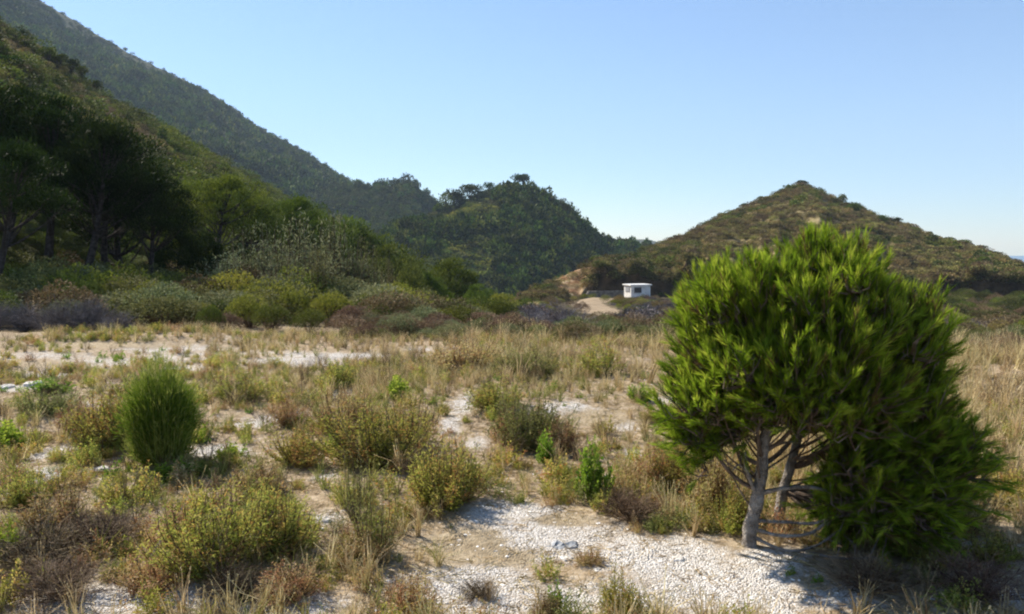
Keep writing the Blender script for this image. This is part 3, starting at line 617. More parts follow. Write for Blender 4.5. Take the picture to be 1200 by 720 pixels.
def shade_scrub():
    X, Y = cart(900, azp(-250), azp(300), 26, 46, 1); Z = np.maximum(ground_z(X, Y), left_slope.z(X, Y)); m = len(X); s = rng.uniform(.5, 1.5, m)
    s = s * .6; S = np.stack([s * 1.4, s * 1.4, s], 1); f = sm('scrub_dark') + sm('shrub_green')
    scatter('grove_undergrowth', f, np.stack([X, Y, Z - .1], 1), rng.uniform(0, 6.28, m), S, rng.integers(0, len(f), m))
shade_scrub()
# ---- grass and weeds of the clearing
def clear_scatter(name, n, forms, smin, smax, dens, r0=1.7, r1=15, pw=.75, wide=1., az_=R(41), seed=0):
    X, Y = cart(n, -az_, az_, r0, r1, pw); d = dens(X, Y); k = rng.random(len(X)) < d
    X, Y = X[k], Y[k]; Z = ground_z(X, Y); m = len(X)
    s = smin + (smax - smin) * rng.random(m) ** 1.6
    S = np.stack([s * wide, s * wide, s * rng.uniform(.8, 1.2, m)], 1)
    return scatter(name, forms, np.stack([X, Y, Z - .008], 1), rng.uniform(0, 6.28, m), S, rng.integers(0, len(forms), m), rng.normal(size=(m, 2)) * .12)
PINE = ground_hit(893, 640); SLAB = ground_hit(655, 640)
def veg(X, Y):                       # where plants grow between the pale patches
    v = 1 - np.clip(pale_at(X, Y) * 1.5, 0, .96) - .8 * np.exp(-(((X - PINE[0] - .65) / .95) ** 2 + ((Y - PINE[1] + .45) / .6) ** 2)) - .75 * np.clip(tan_at(X, Y), 0, 1)
    v = v - 1.5 * np.exp(-((X - SLAB[0]) ** 2 + (Y - SLAB[1] + .1) ** 2) / .05)
    return np.clip(v + .25 * fbm(X * .9, Y * .9, 4, 3), 0, 1)
right_gold = lambda X, Y: smooth(.15, .42, X / Y)
grass_forms = [f_grass(n=26, seed=i, heads=.5).build('grass_form', [M['grass_dry']]) for i in range(4)]
green_forms = [f_grass(n=24, seed=20 + i, heads=.1, spread=.5, w=.016).build('grass_form', [M['grass_green']]) for i in range(3)]
clear_scatter('dry_grass', 20000, grass_forms, .05, .24, lambda X, Y: veg(X, Y) * np.clip(.26 + .7 * fbm(X * .45, Y * .45, 12, 3) + .66 * right_gold(X, Y) + .25 * smooth(8, 13, Y), .04, 1))
clear_scatter('tall_dry_grass', 5200, grass_forms, .2, .42, lambda X, Y: veg(X, Y) * np.clip(.85 * right_gold(X, Y) * smooth(4.6, 6, Y) + .3 * smooth(8, 12, Y) * smooth(-1.5, 0, X) , 0, 1), r0=3.5, r1=16)
clear_scatter('fresh_grass', 12000, green_forms, .05, .18, lambda X, Y: veg(X, Y) * np.clip(.3 + .9 * fbm(X * .6, Y * .6, 44, 3), 0, 1))
def wf(mat, k, **kw): return [f_weed(seed=100 + i + k, **kw)[0].build('weed_form', [M[mat]]) for i in range(3)]
clear_scatter('low_weeds', 10000, wf('weed_olive', 0, stems=40, leaves=26, L=.085, W=.036) + wf('weed_olive', 3, stems=40, leaves=26, L=.07, W=.03) + wf('weed_rust', 5, stems=36, leaves=22, L=.08, W=.03) + wf('weed_grey', 9, stems=36, leaves=22, L=.07, W=.026), .06, .22,
              lambda X, Y: veg(X, Y) * np.clip(.28 + 1.5 * fbm(X * .7, Y * .7, 66, 3), 0, 1), wide=1.15)
clear_scatter('green_seedlings', 700, wf('weed_green', 0, stems=14, leaves=16, L=.16, W=.08), .05, .15, lambda X, Y: np.clip(.2 + 1.2 * fbm(X * .7, Y * .7, 88, 3), 0, 1) * (np.hypot(X - SLAB[0], Y - SLAB[1]) > .35))
clear_scatter('dead_stalks', 2600, [f_twigs(n=10, seed=i, sub=4, r=.006).build('stalk_form', [M['brown_stem']]) for i in range(3)], .1, .32, lambda X, Y: veg(X, Y) * np.clip(.5 + .8 * fbm(X * .6, Y * .6, 23, 3), 0, 1), wide=.8)
# straw litter lying flat, and stone chips
def f_straw(seed):
    rn = np.random.default_rng(seed); g = Geo()
    for i in range(16):
        a = rn.uniform(0, 6.28); c = np.array([rn.normal() * .6, rn.normal() * .6, .03 + rn.random() * .08]); d = np.array([math.cos(a), math.sin(a), rn.normal() * .12]) * rn.uniform(.25, .8)
        g.tube(np.stack([c - d / 2, c + rn.normal(size=3) * .03, c + d / 2]), .012, 3, rn.random())
    return g
clear_scatter('straw_litter', 9000, [f_straw(i).build('straw_form', [M['grass_dry']]) for i in range(3)], .06, .16, lambda X, Y: np.clip(.9 - .7 * np.clip(pale_at(X, Y), 0, 1), 0, 1), r1=11)
def f_chip(seed):
    rn = np.random.default_rng(seed); v = []
    th = np.arange(7) / 7 * 6.283 + rn.normal(size=7) * .15; ro = 1 + rn.normal(size=7) * .18
    lo = np.stack([np.cos(th) * ro * .8, np.sin(th) * ro * .7, np.full(7, -.2)], 1); mi = np.stack([np.cos(th) * ro, np.sin(th) * ro * .8, .15 + rn.normal(size=7) * .06], 1); hi = np.stack([np.cos(th) * ro * .6, np.sin(th) * ro * .5, .42 + rn.normal(size=7) * .05], 1)
    V = np.concatenate([lo, mi, hi, [[0, 0, .47]]]); Fq = []
    for k in range(2):
        for j in range(7): j2 = (j + 1) % 7; Fq.append([k * 7 + j, k * 7 + j2, k * 7 + 7 + j2, k * 7 + 7 + j])
    for j in range(7): Fq.append([14 + j, 14 + (j + 1) % 7, 21, 21])
    g = Geo(); g.add(V, [f for f in Fq if len(set(f)) == 4], .5)
    for j in range(0, 6, 2): g.add([V[14 + j], V[14 + j + 1], V[14 + (j + 2) % 7], V[21]], [[0, 1, 2, 3]], .5)
    g.add([V[20], V[14], V[21], (V[20] + V[21]) / 2], [[0, 1, 2, 3]], .5)
    return g
M['chip'] = leaf_mat('pale_stone_chip', [(.50, .45, .38), (.74, .71, .66), (.90, .89, .86)], 0, .3, .8, huevar=.01)
clear_scatter('stone_chips', 60000, [f_chip(i).build('chip_form', [M['chip']]) for i in range(5)], .003, .019, lambda X, Y: np.clip(pale_at(X, Y) * 1.6, .13, 1), r0=2.6, r1=10.5, pw=.85)
# ================================================================== THINGS
def empty(name, loc, rz=0, scl=(1, 1, 1)):
    o = bpy.data.objects.new(name, None); COL.objects.link(o); o.location = loc; o.rotation_euler = (0, 0, rz); o.scale = scl; o.empty_display_size = .2; return o
def put(name, parts, loc, rz, scl, label, cat, group=None, tilt=0):
    """a thing: an Empty at the base with one mesh per part; meshes may be shared between copies"""
    o = empty(name, loc, rz, scl); o.rotation_euler = (tilt, 0, rz); tag(o, label, cat, group)
    for pn, me_ in parts: obj(pn, me_, o)
    return o
_cache = {}
def cached(key, fn):
    if key not in _cache: _cache[key] = fn()
    return _cache[key]

# ------------------------------------------------------------------ hut with flat roof on the bench under the road cut
def boxg(g, x0, x1, y0, y1, z0, z1, t=.5):
    v = [(x, y, z) for z in (z0, z1) for y in (y0, y1) for x in (x0, x1)]
    g.add(v, [[0, 2, 3, 1], [4, 5, 7, 6], [0, 1, 5, 4], [2, 6, 7, 3], [0, 4, 6, 2], [1, 3, 7, 5]], t)
M['white_wall'] = noisy_mat('whitewashed_wall', [(.50, .50, .48), (.68, .68, .66), (.76, .76, .75)], 2.2, bump=.3)
M['white_roof'] = noisy_mat('white_roof', [(.66, .66, .64), (.82, .82, .80)], 3)
M['dark_glass'] = noisy_mat('dark_window', [(.02, .022, .028), (.05, .05, .055)], 3, rough=.2, spec=.5)
M['grey_frame'] = noisy_mat('grey_frame', [(.22, .23, .25), (.34, .35, .37)], 5)
hb = at(746.5, 349.5, 104); hb[2] = min(hb[2], 99)
hut = empty('hut', (hb[0], hb[1], hb[2] - .1), R(17)); tag(hut, 'small white flat-roofed hut with dark window beside the dirt track', 'hut')
g = Geo(); boxg(g, -1.38, 1.38, -1.05, 1.05, 0, 1.78); obj('wall', g.build('wall', [M['white_wall']]), hut)
g = Geo(); boxg(g, -1.55, 1.52, -1.25, 1.2, 1.783, 1.93); obj('roof', g.build('roof', [M['white_roof']]), hut)
wnd = Geo(); boxg(wnd, -.95, .1, -1.10, -1.045, .82, 1.6); wo = obj('window', wnd.build('window', [M['grey_frame']]), hut)
g = Geo(); boxg(g, -.88, .03, -1.125, -1.095, .89, 1.53); obj('pane', g.build('pane', [M['dark_glass']]), wo)
g = Geo(); boxg(g, -1.43, -1.375, -.7, .55, .95, 1.55); wo = obj('window', g.build('window', [M['grey_frame']]), hut)
g = Geo(); boxg(g, -1.455, -1.425, -.62, .47, 1.02, 1.48); obj('pane', g.build('pane', [M['grey_frame']]), wo)
g = Geo(); boxg(g, .55, 1.2, -1.085, -1.045, .02, 1.62); do = obj('door', g.build('door', [M['white_wall']]), hut)
g = Geo(); boxg(g, .62, .70, -1.13, -1.08, .85, .92); obj('handle', g.build('handle', [M['grey_frame']]), do)
# low grey stone wall left of the hut
M['grey_stone'] = noisy_mat('grey_stone', [(.12, .105, .09), (.20, .18, .155), (.30, .275, .24)], 3, bump=1)
g = Geo(); a0 = at(687, 349, 106); a1 = at(731, 349.5, 108); d = a1 - a0; Ls = np.linalg.norm(d[:2]); n = 15
for row in range(4):
    for i in range(n):
        s0 = i / n * Ls + (row % 2) * .18; w_ = Ls / n; h_ = .27
        boxg(g, s0 + .01, s0 + w_ - .012, -.2 - rng.random() * .06, .2, row * h_ + .004, row * h_ + h_ * rng.uniform(.9, 1.0) - .004, rng.random())
w = obj('stone_wall', g.build('stone_wall', [M['grey_stone']]), loc=(a0[0], a0[1], a0[2] - .2)); w.rotation_euler = (0, 0, math.atan2(d[1], d[0])); tag(w, 'low grey stone wall between the orange earth cut and the white hut', 'wall')

# ------------------------------------------------------------------ the young pine in front
BP = ground_hit(880, 640); YB = BP[1]
def q3(px, py, dy=0.): return at(px, py, YB + dy) - BP
root = empty('young_pine', tuple(BP)); tag(root, 'bushy bright green young pine with two pale bare trunks, standing alone at right', 'pine tree')
T1 = np.array([q3(878, 650), q3(882, 622), q3(887, 590), q3(893, 550), q3(899, 510), q3(904, 470, .03), q3(912, 425, .08), q3(925, 375, .1), q3(940, 330, .1)])
T2 = np.array([q3(915, 655, .28), q3(912, 620, .28), q3(918, 580, .3), q3(928, 540, .32), q3(938, 500, .36), q3(950, 455, .4), q3(975, 410, .4), q3(1005, 370, .35)])
def jit(P, a): P = P.copy(); P[1:] += rng.normal(size=P[1:].shape) * a; return P
def fine(P, n=30):
    P = np.asarray(P, float); t = np.linspace(0, len(P) - 1, n); i = np.clip(t.astype(int), 0, len(P) - 2); f = (t - i)[:, None]
    A = P[np.maximum(i - 1, 0)]; B = P[i]; C = P[i + 1]; D = P[np.minimum(i + 2, len(P) - 1)]
    return .5 * ((2 * B) + (-A + C) * f + (2 * A - 5 * B + 4 * C - D) * f ** 2 + (-A + 3 * B - 3 * C + D) * f ** 3)
def knobby(n, r0, r1): return np.linspace(r0, r1, n) * (1 + .12 * np.sin(np.arange(n) * 1.7) * rng.uniform(.5, 1, n))
F1 = fine(jit(T1, .008), 34); F2 = fine(jit(T2, .008), 30)
g = Geo(); r_ = knobby(34, .042, .012); r_[0] *= 1.6; r_[1] *= 1.25; g.tube(F1, r_, 10); obj('trunk', g.build('trunk', [M['bark_pale']], True), root)
g = Geo(); r_ = knobby(30, .036, .012); r_[0] *= 1.5; g.tube(F2, r_, 10); obj('trunk', g.build('trunk', [M['bark_pale']], True), root)
bare = [([q3(888, 585), q3(880, 565, -.03), q3(874, 548, -.05), q3(873, 530, -.05)], .014, .006), ([q3(902, 505), q3(888, 490, -.06), q3(870, 468, -.1), q3(866, 430, -.12), q3(850, 400, -.15)], .018, .008),
        ([q3(892, 578), q3(915, 573, -.08), q3(945, 571, -.12), q3(968, 576, -.1), q3(982, 590, -.05), q3(978, 615, 0)], .014, .006),
        ([q3(884, 620), q3(915, 628, -.1), q3(950, 625, -.15), q3(975, 608, -.15), q3(1010, 600, -.1), q3(1050, 596, 0)], .012, .005),
        ([q3(884, 630), q3(920, 645, -.12), q3(955, 640, -.15), q3(985, 620, -.12)], .011, .004),
        ([q3(884, 610), q3(920, 612, .0), q3(960, 612, -.1), q3(1000, 590, -.1), q3(1030, 560, 0)], .011, .005),
        ([q3(935, 510, .33), q3(965, 500, .25), q3(1000, 510, .2), q3(1040, 520, .1)], .014, .007), ([q3(906, 455), q3(925, 448, -.08), q3(950, 446, -.15)], .012, .006),
        ([q3(897, 530), q3(915, 520, .1), q3(940, 517, .15)], .009, .004), ([q3(876, 555), q3(866, 545, -.05), q3(858, 552, -.08)], .006, .003)]
for P, a, b in bare:
    g = Geo(); n = 20; g.tube(fine(P, n), knobby(n, a, b), 6); obj('branch', g.build('branch', [M['bark_pale']], True), root)
LOB = [(px + (946 - px) * .07, py + 34 - max(0, py - 380) * .2, dy, rx * .84, rz * .9, ry, nc) for px, py, dy, rx, rz, ry, nc in [(935, 365, .1, 125, 62, .48, 36), (850, 385, .0, 62, 62, .38, 17), (1035, 378, .1, 60, 62, .42, 20), (950, 442, -.05, 110, 42, .42, 20), (818, 455, 0, 42, 50, .28, 8), (905, 330, .1, 70, 45, .35, 10), (985, 312, .1, 60, 38, .35, 10), (1070, 430, .05, 32, 50, .3, 7),
       (1075, 520, .1, 58, 32, .38, 13), (1045, 580, .05, 62, 42, .4, 16), (985, 570, .3, 40, 50, .3, 8), (1000, 480, .15, 60, 26, .3, 8), (1030, 625, .05, 62, 22, .3, 9), (850, 490, .15, 40, 25, .25, 5), (1115, 515, .05, 18, 22, .2, 4), (812, 490, .05, 36, 30, .25, 6),  (865, 326, .05, 50, 34, .35, 11), (960, 290, .1, 50, 18, .3, 7), (935, 370, .6, 105, 60, .32, 26), (1035, 385, .55, 60, 60, .32, 14), (850, 390, .5, 60, 50, .3, 12), (960, 440, .45, 90, 40, .3, 14), (1060, 600, -.12, 60, 30, .3, 12), (1000, 610, -.05, 50, 28, .3, 8), (1090, 560, -.05, 45, 30, .3, 8), (880, 450, -.1, 60, 32, .3, 10), (1010, 470, 0, 60, 34, .35, 9), (960, 410, -.2, 90, 40, .25, 12), (1010, 560, .0, 50, 40, .4, 9)]]
ND = Geo(); TW = Geo(); pxm = F / YB
cc = q3(945, 440)
def q_needles(c, nsh, spread, up):
    for s_ in range(nsh):
        st = c + unit(1)[0] * spread * rng.random() ** .5
        o_ = st - cc; o_ /= np.linalg.norm(o_) + 1e-6
        d_ = o_ * .42 + np.array([0, 0, up]) + rng.normal(size=3) * .36; d_ /= np.linalg.norm(d_)
        ln = rng.uniform(.07, .19); tip = st + d_ * ln
        TW.tube(np.stack([c + (st - c) * .2 - d_ * .03, st, tip]), [.005, .004, .0025], 3, .4)
        m = 66; t = rng.random(m) ** .8; P = st + d_ * ln * t[:, None]
        u = unit(m); D = d_ * (.85 + .6 * t[:, None]) + u * .5
        tn = np.clip(.30 + .50 * t + rng.normal(size=m) * .12 + .12 * rng.normal(), .2, 1); tn[rng.random(m) < (.05 if rng.random() < .9 else .6)] = .03
        ND.leaves(P, D, rng.uniform(.045, .085, m), .0036, tn)
for (px, py, dy, rx, rz, ry, nc) in LOB:
    c0 = q3(px, py, dy); Tl = F1 if px < 960 else F2; jl = int(np.argmin(np.abs(Tl[:, 2] - max(.2, c0[2] - .3)))); TW.tube(grow(Tl[jl], c0, [0, 0, -.07], 8), np.linspace(.014, .008, 8), 6, .5)
    for k in range(int(nc * 1.35)):
        u = unit(1)[0]; c = c0 + np.array([u[0] * rx / pxm, u[1] * ry, u[2] * rz / pxm]) * rng.uniform(.45, 1.0)
        Tk = F1 if (px < 960 and rng.random() < .8) else F2
        hh = np.clip(c[2] - .28 - rng.random() * .15, .2, None); j = int(np.argmin(np.abs(Tk[:, 2] - hh))); b_ = Tk[j]
        TW.tube(grow(c0 if k % 6 else b_, c, [rng.normal() * .02, rng.normal() * .02, -.03], 6), np.linspace(.0055, .003, 6), 5, .5)
        low = py > 500
        q_needles(c, 16, .12, .85 if not low else .5)
for (px, py) in ((845, 318), (868, 305), (900, 292), (925, 284), (960, 276), (985, 283), (1010, 300), (1040, 318), (1068, 335), (815, 342), (798, 372), (788, 400), (1088, 362), (1092, 400), (1080, 300 + 30), (785, 440), (800, 500), (1135, 525), (1125, 500)):
    q_needles(q3(px + (26 if px < 930 else -20), py + 52, rng.uniform(-.15, .25)), 6, .07, .8)
cr_ = obj('crown', ND.build('crown', [M['pine_needles']]), root)
M['brown_twig'] = noisy_mat('young_pine_twig', [(.07, .05, .035), (.13, .095, .07), (.2, .16, .13)], 20)
obj('twigs', TW.build('twigs', [M['brown_twig']]), root)

# ------------------------------------------------------------------ pines at the left edge of the wood and up the slopes
def pine_parts(k, mat):
    def mk():
        c, t, l = f_pine(seed=k, **[dict(clusters=90, c0=.55), dict(clusters=80, wx=2.0, lean=1.1, c0=.58), dict(clusters=85, wx=2.4, lean=.7, c0=.56), dict(clusters=80, wx=1.9, lean=-.3, c0=.34)][k])
        return [('crown', c.build('crown', [M[mat]])), ('trunk', t.build('trunk', [M['bark']], True)), ('limbs', l.build('limbs', [M['bark']]))]
    return cached(('pine', k, mat), mk)
def bush_pine_parts(k, mat='pine_mid'):
    def mk():
        c, t, l = f_pine(seed=30 + k, H=3, wx=1.5, clusters=70, per=170, c0=.08, rs=.45, L=.12, W=.035, flat=.4, lean=.1)
        return [('crown', c.build('crown', [M[mat]])), ('trunk', t.build('trunk', [M['bark']], True)), ('limbs', l.build('limbs', [M['bark']]))]
    return cached(('bushpine', k, mat), mk)
def pine(px, top, Y, k, label, mat='pine_dark', H=6.5, wide=1., group='pines at the left edge of the clearing', parts=None, bush=False, name='pine_tree', cat='pine tree'):
    x = at(px, 300, Y)[0]; z = max(gz(x, Y), float(left_slope.z(np.array([x]), np.array([Y]))[0])) if px < 400 else gz(x, Y)
    h = at(px, top, Y)[2] - z; H = 3 if bush else H; s = h / (H * 1.06)
    return put(name, bush_pine_parts(k, mat) if bush else pine_parts(k, mat), (x, Y, z - .03), rng.uniform(-.5, .5), (s * wide, s * wide, s), label, cat, group)
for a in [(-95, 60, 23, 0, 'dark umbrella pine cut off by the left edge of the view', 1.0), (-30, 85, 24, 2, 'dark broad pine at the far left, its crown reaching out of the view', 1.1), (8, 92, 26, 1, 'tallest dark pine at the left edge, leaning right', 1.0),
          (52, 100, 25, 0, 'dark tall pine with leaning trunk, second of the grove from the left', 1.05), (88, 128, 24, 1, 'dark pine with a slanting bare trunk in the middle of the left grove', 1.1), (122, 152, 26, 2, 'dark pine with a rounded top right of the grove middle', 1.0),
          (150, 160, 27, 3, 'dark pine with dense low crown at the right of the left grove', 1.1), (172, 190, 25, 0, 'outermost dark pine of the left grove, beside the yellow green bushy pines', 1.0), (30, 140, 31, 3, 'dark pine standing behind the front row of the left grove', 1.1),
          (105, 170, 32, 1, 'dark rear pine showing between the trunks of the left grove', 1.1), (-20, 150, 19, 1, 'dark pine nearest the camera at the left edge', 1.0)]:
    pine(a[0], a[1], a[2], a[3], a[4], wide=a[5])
for a in [(222, 205, 37, 3, 'mid green pine with lit top just right of the dark grove', 1.15), (252, 196, 36, 2, 'widest mid green pine behind the low bushy pines', 1.1), (283, 216, 39, 0, 'mid green pine sloping down to the right of the widest one', 1.1),
          (312, 228, 45, 3, 'dark green round pine at the foot of the left slope', 1.2), (336, 222, 44, 2, 'dark green pine with flat lit top above the grey broom', 1.0), (357, 243, 47, 0, 'last small pine on the right end of the wood', 1.1)]:
    pine(a[0], a[1], a[2], a[3], a[4], mat='pine_mid', wide=a[5], group='pines behind the broom thicket')
for a in [(205, 268, 27, 0, 'low bushy green pine beside the dark grove'), (240, 272, 28, 1, 'low bushy green pine in the middle of its row, lit on top'), (275, 284, 30, 2, 'low bushy green pine nearest the grey broom'), (182, 300, 26, 1, 'small dark bushy pine tucked under the grove')]:
    pine(a[0], a[1], a[2], a[3], a[4], bush=True, wide=.85, group='low bushy pines')
for a in [(524, 303, 50, 1, 'round dark green pine bush in the middle, beyond the scrub', 1.0, 'pine_mid'), (497, 318, 46, 0, 'smaller pine bush left of the round dark one', .9, 'pine_mid'), (449, 284, 60, 2, 'yellow green bushy tree at the foot of the wooded hill', 1.0, 'pine_mid'),
          (418, 262, 66, 0, 'bright green bushy tree below the bluish ridge', 1.1, 'pine_mid'), (398, 256, 72, 1, 'small rounded tree at the lower end of the left slope', 1.1, 'pine_mid'), (560, 332, 44, 2, 'low green pine bush right of the round dark one', 1., 'pine_mid')]:
    pine(a[0], a[1], a[2], a[3], a[4], mat=a[6], bush=True, wide=a[5], group='bushy trees in the valley', name='bushy_tree', cat='tree')

# far pines on ridges: crown, trunk
def far_parts(k):
    def mk():
        rn = np.random.default_rng(k); c = Geo(); t = Geo()
        for i in range(7 if k < 2 else 5):
            a = rn.uniform(0, 6.28); e = (.42 if k < 2 else .24) * math.sqrt(rn.random()); p = np.array([math.cos(a) * e, math.sin(a) * e, (.78 if k < 2 else rn.uniform(.4, .8)) + rn.normal() * .05])
            u = unit(110, rn); c.leaves(p + u * np.array([.24, .24, .16]) * rn.uniform(.4, 1, (110, 1)), u + np.array([0, 0, .5]), .09, .05, np.clip(.5 + rn.normal(size=110) * .2, 0, 1), rn)
            t.tube(grow([0, 0, .25], p, [0, 0, -.05], 4), np.linspace(.03, .012, 4), 4)
        t.tube(np.array([[0, 0, -.15], [.02, 0, .3], [0, .02, .7]]), [.045, .038, .025], 6)
        return [('crown', c.build('crown', [M['forest']])), ('trunk', t.build('trunk', [M['bark']]))]
    return cached(('far', k), mk)
def hill_at(h, px, r): a = azp(px); x, y = math.sin(a) * r, math.cos(a) * r; return x, y, float(h.z(np.array([x]), np.array([y]))[0])
def on_ridge(h, px, off, H, k, label, name='pine_tree', cat='pine tree', group=None, wide=1.):
    a = azp(px); r = float(np.interp(a, h.ra, h.rd)) + off; x, y, z = hill_at(h, px, r)
    return put(name, far_parts(k), (x, y, z - .34 * H), rng.uniform(0, 6), (H * wide * 1.25, H * wide * 1.25, H * 1.15), label, cat, group)
on_ridge(wood_hill, 606.5, 0, 5.0, 0, 'left one of the two umbrella pines on top of the wooded hill', wide=1.15, group='umbrella pines on the hilltop')
on_ridge(wood_hill, 613, 0, 5.8, 1, 'right, taller one of the two umbrella pines on top of the wooded hill', wide=1.15, group='umbrella pines on the hilltop')
for i, (px, H, k, t) in enumerate([(516, 6, 2, 'small pine in the saddle left of the wooded hill, standing on the ridge edge'), (523, 8.5, 3, 'dense pine of the saddle clump with a gap of sky to its left'), (533, 7.5, 0, 'spreading pine in the middle of the saddle clump'), (541, 7, 2, 'pine right of the middle of the saddle clump'),
        (551, 7, 1, 'flat-topped pine on the ridge rising to the hilltop'), (561, 5.5, 3, 'lower pine on the ridge rising to the hilltop'), (573, 4.5, 0, 'leaning pine nearest the summit on its left')]):
    on_ridge(wood_hill, px, -2, H, k, t, group='pines along the saddle ridge')
for i, (px, H, t) in enumerate([(628, 4, 'first small tree right of the summit pines on the skyline'), (638, 4, 'second small tree down the right skyline of the wooded hill'), (648, 4, 'third small tree down the right skyline of the wooded hill'), (658, 4, 'fourth small tree down the right skyline of the wooded hill'), (665, 3.5, 'lowest small tree on the right skyline of the wooded hill')]):
    on_ridge(wood_hill, px, -1, H, 2 + i % 2, t, group='small trees on the right skyline')
for px, H, t in [(157, 5, 'tiny lone tree on the upper skyline of the big mountain'), (338, 5, 'first of three tiny trees low on the mountain skyline'), (350, 4.5, 'second of three tiny trees low on the mountain skyline'), (370, 4.5, 'last of three tiny trees low on the mountain skyline')]:
    on_ridge(mountain, px, 0, H, 2, t, group='lone trees on the mountain skyline')
for px, H, t in [(420, 8, 'tree on the bluish ridge below the mountain'), (440, 5, 'low tree along the bluish ridge, left of its knob'), (501, 6, 'lone small tree right of the rocky knob of the bluish ridge')]:
    on_ridge(far_ridge, px, 0, H, 2, t, group='trees on the bluish ridge')
def on_slope(px, py, H, k, label):
    a, el = az_el(px, py); r = np.linspace(40, 230, 400); z = left_slope.z(np.sin(a) * r, np.cos(a) * r); i = int(np.argmax(z > CAMZ + el * r)); rr_ = r[i] if i else 140.
    x, y, z = hill_at(left_slope, 600 + math.tan(a) * F, rr_); s = H * 3.3 / F * rr_
    put('pine_tree', far_parts(k), (x, y, z), rng.uniform(0, 6), (s, s, s), label, 'pine tree', 'pines scattered on the left slope')
for px, py, H, k, t in [(30, 62, 5, 3, 'dark pine high on the left slope near the picture edge'), (57, 78, 5.5, 0, 'dark pine on the left slope, first of the row under the skyline'), (68, 84, 5, 1, 'flat-topped pine second in the row under the slope skyline'), (84, 92, 5.5, 0, 'broad dark pine third in the row under the slope skyline'),
                        (97, 100, 5.5, 1, 'dark pine fourth in the row under the slope skyline'), (112, 108, 5, 0, 'flat pine lowest in the row under the slope skyline'), (85, 125, 4.5, 3, 'pine alone in mid slope, left of the rounded ones'), (148, 140, 4, 2, 'small round pine on the upper slope edge'),
                        (190, 168, 5, 3, 'round dark tree near the slope edge, above the green pines'), (155, 158, 4, 2, 'dark round tree in a pale scrub patch of the slope'), (215, 178, 4, 3, 'dark round tree lower down the slope edge'), (250, 203, 4, 2, 'small tree where the slope edge meets the mountain foot'),
                        (10, 90, 6, 1, 'dark pine on the slope just above the grove'), (300, 228, 4, 3, 'small round tree low on the slope edge'), (375, 262, 4.5, 2, 'rounded tree at the tail of the slope')]:
    on_slope(px, py, H, k, t)

# shrubs on the right hill
def shrub_parts(mat, k, **kw):
    def mk():
        l, s = f_shrub(seed=200 + k, **kw); return [('foliage', l.build('foliage', [M[mat]])), ('stems', s.build('stems', [M['brown_stem']]))]
    return cached(('shrub', mat, k, tuple(sorted(kw.items()))), mk)
for i, (px, off, H, wd, mat, t) in enumerate([(937, 0, 1.9, 1.3, 'scrub_dark', 'rounded shrub crowning the peak of the right hill'), (984, -3, 2.9, .6, 'shrub_green', 'upright dark shrub on the skyline right of the peak'), (998, -12, 2.6, .9, 'shrub_green', 'dark round bush just below the skyline right of the peak'),
        (1049, -2, 1.9, .9, 'scrub_dark', 'small upright shrub halfway down the right skyline'), (1032, -14, 2.4, .9, 'shrub_green', 'dark bush below the right skyline, above the big pine'), (1068, -12, 1.8, 1.3, 'shrub_green', 'low dark bush on the right shoulder of the hill'), (1086, -1, 1.3, 1.2, 'scrub_dark', 'tiny bush on the skyline before the hump'),
        (1110, 0, 1.4, 1.6, 'scrub_dark', 'dark low shrub at the start of the right hump'), (1128, -1, 1.6, 1.6, 'shrub_green', 'dark shrub on the right hump'), (1146, -1, 1.5, 1.7, 'scrub_dark', 'dark spreading shrub at the right end of the hump'), (1165, -2, 1.3, 1.6, 'scrub_dark', 'dark shrub where the hill falls toward the sea'),
        (843, 1, 2.0, .8, 'shrub_pale', 'thin pale shrub on the left skyline of the hill'), (870, 0, 1.7, 1.1, 'scrub_dark', 'small dark shrub on the left skyline of the hill'), (889, 0, 1.8, .9, 'shrub_grey', 'greyish shrub on the skyline nearing the peak'), (914, 0, 1.3, 1.4, 'scrub_dark', 'low shrub just left of the peak')]):
    a = azp(px); r = float(np.interp(a, right_hill.ra, right_hill.rd)) + off; x, y, z = hill_at(right_hill, px, r)
    put('shrub', shrub_parts(mat, i % 3, n=1100, L=.1, W=.07), (x, y, z - .25), rng.uniform(0, 6), (H * wd * .9, H * wd * .9, H * .85), t, 'shrub', 'shrubs on the right hill')
for px, py, h, wpx, mat, t in [(774, 347, 8, 8, 'shrub_pale', 'small tan bush touching the right side of the white hut'), (722, 358, 8, 18, 'shrub_yellow', 'low yellow green bush on the mound in front of the hut'), (748, 366, 9, 24, 'shrub_green', 'dark green bush on the mound below the hut'), (772, 377, 8, 20, 'shrub_green', 'green bush right of the track bend, below the mound'),
                               (735, 372, 7, 18, 'shrub_brown', 'brown bush between the track and the dark green bush'), (762, 357, 7, 20, 'shrub_grey', 'greyish bush just under the hut front'), (785, 386, 9, 22, 'shrub_yellow', 'yellow green bush beside the young pine crown, downhill of the hut'),
                               (790, 362, 9, 22, 'shrub_brown', 'brown bush right of the hut, partly behind the young pine'), (706, 348, 6, 12, 'shrub_yellow', 'green tuft at the foot of the grey stone wall'), (628, 345, 7, 20, 'shrub_green', 'green bush on the spur left of the orange earth'), (655, 350, 6, 14, 'shrub_yellow', 'yellow bush below the orange earth cut'),
                               (1130, 372, 13, 40, 'shrub_green', 'dark green bush right of the young pine on the far slope'), (1170, 366, 11, 36, 'shrub_green', 'dark bush near the right edge below the road cut'), (1185, 386, 12, 40, 'shrub_yellow', 'olive bush at the right edge above the grey shrubs'), (1118, 392, 12, 26, 'shrub_brown', 'brown bush between the young pine and the grey shrubs')]:
    p = ground_hit(px, py, 110); s = p[1] / F
    put('shrub', shrub_parts(mat, int(px) % 3, n=1500, L=.075, W=.045), (p[0], p[1], p[2] - .05), rng.uniform(0, 6), (wpx * s / 1.3, wpx * s / 1.3, h * s), t, 'shrub', 'shrubs around the hut and track')

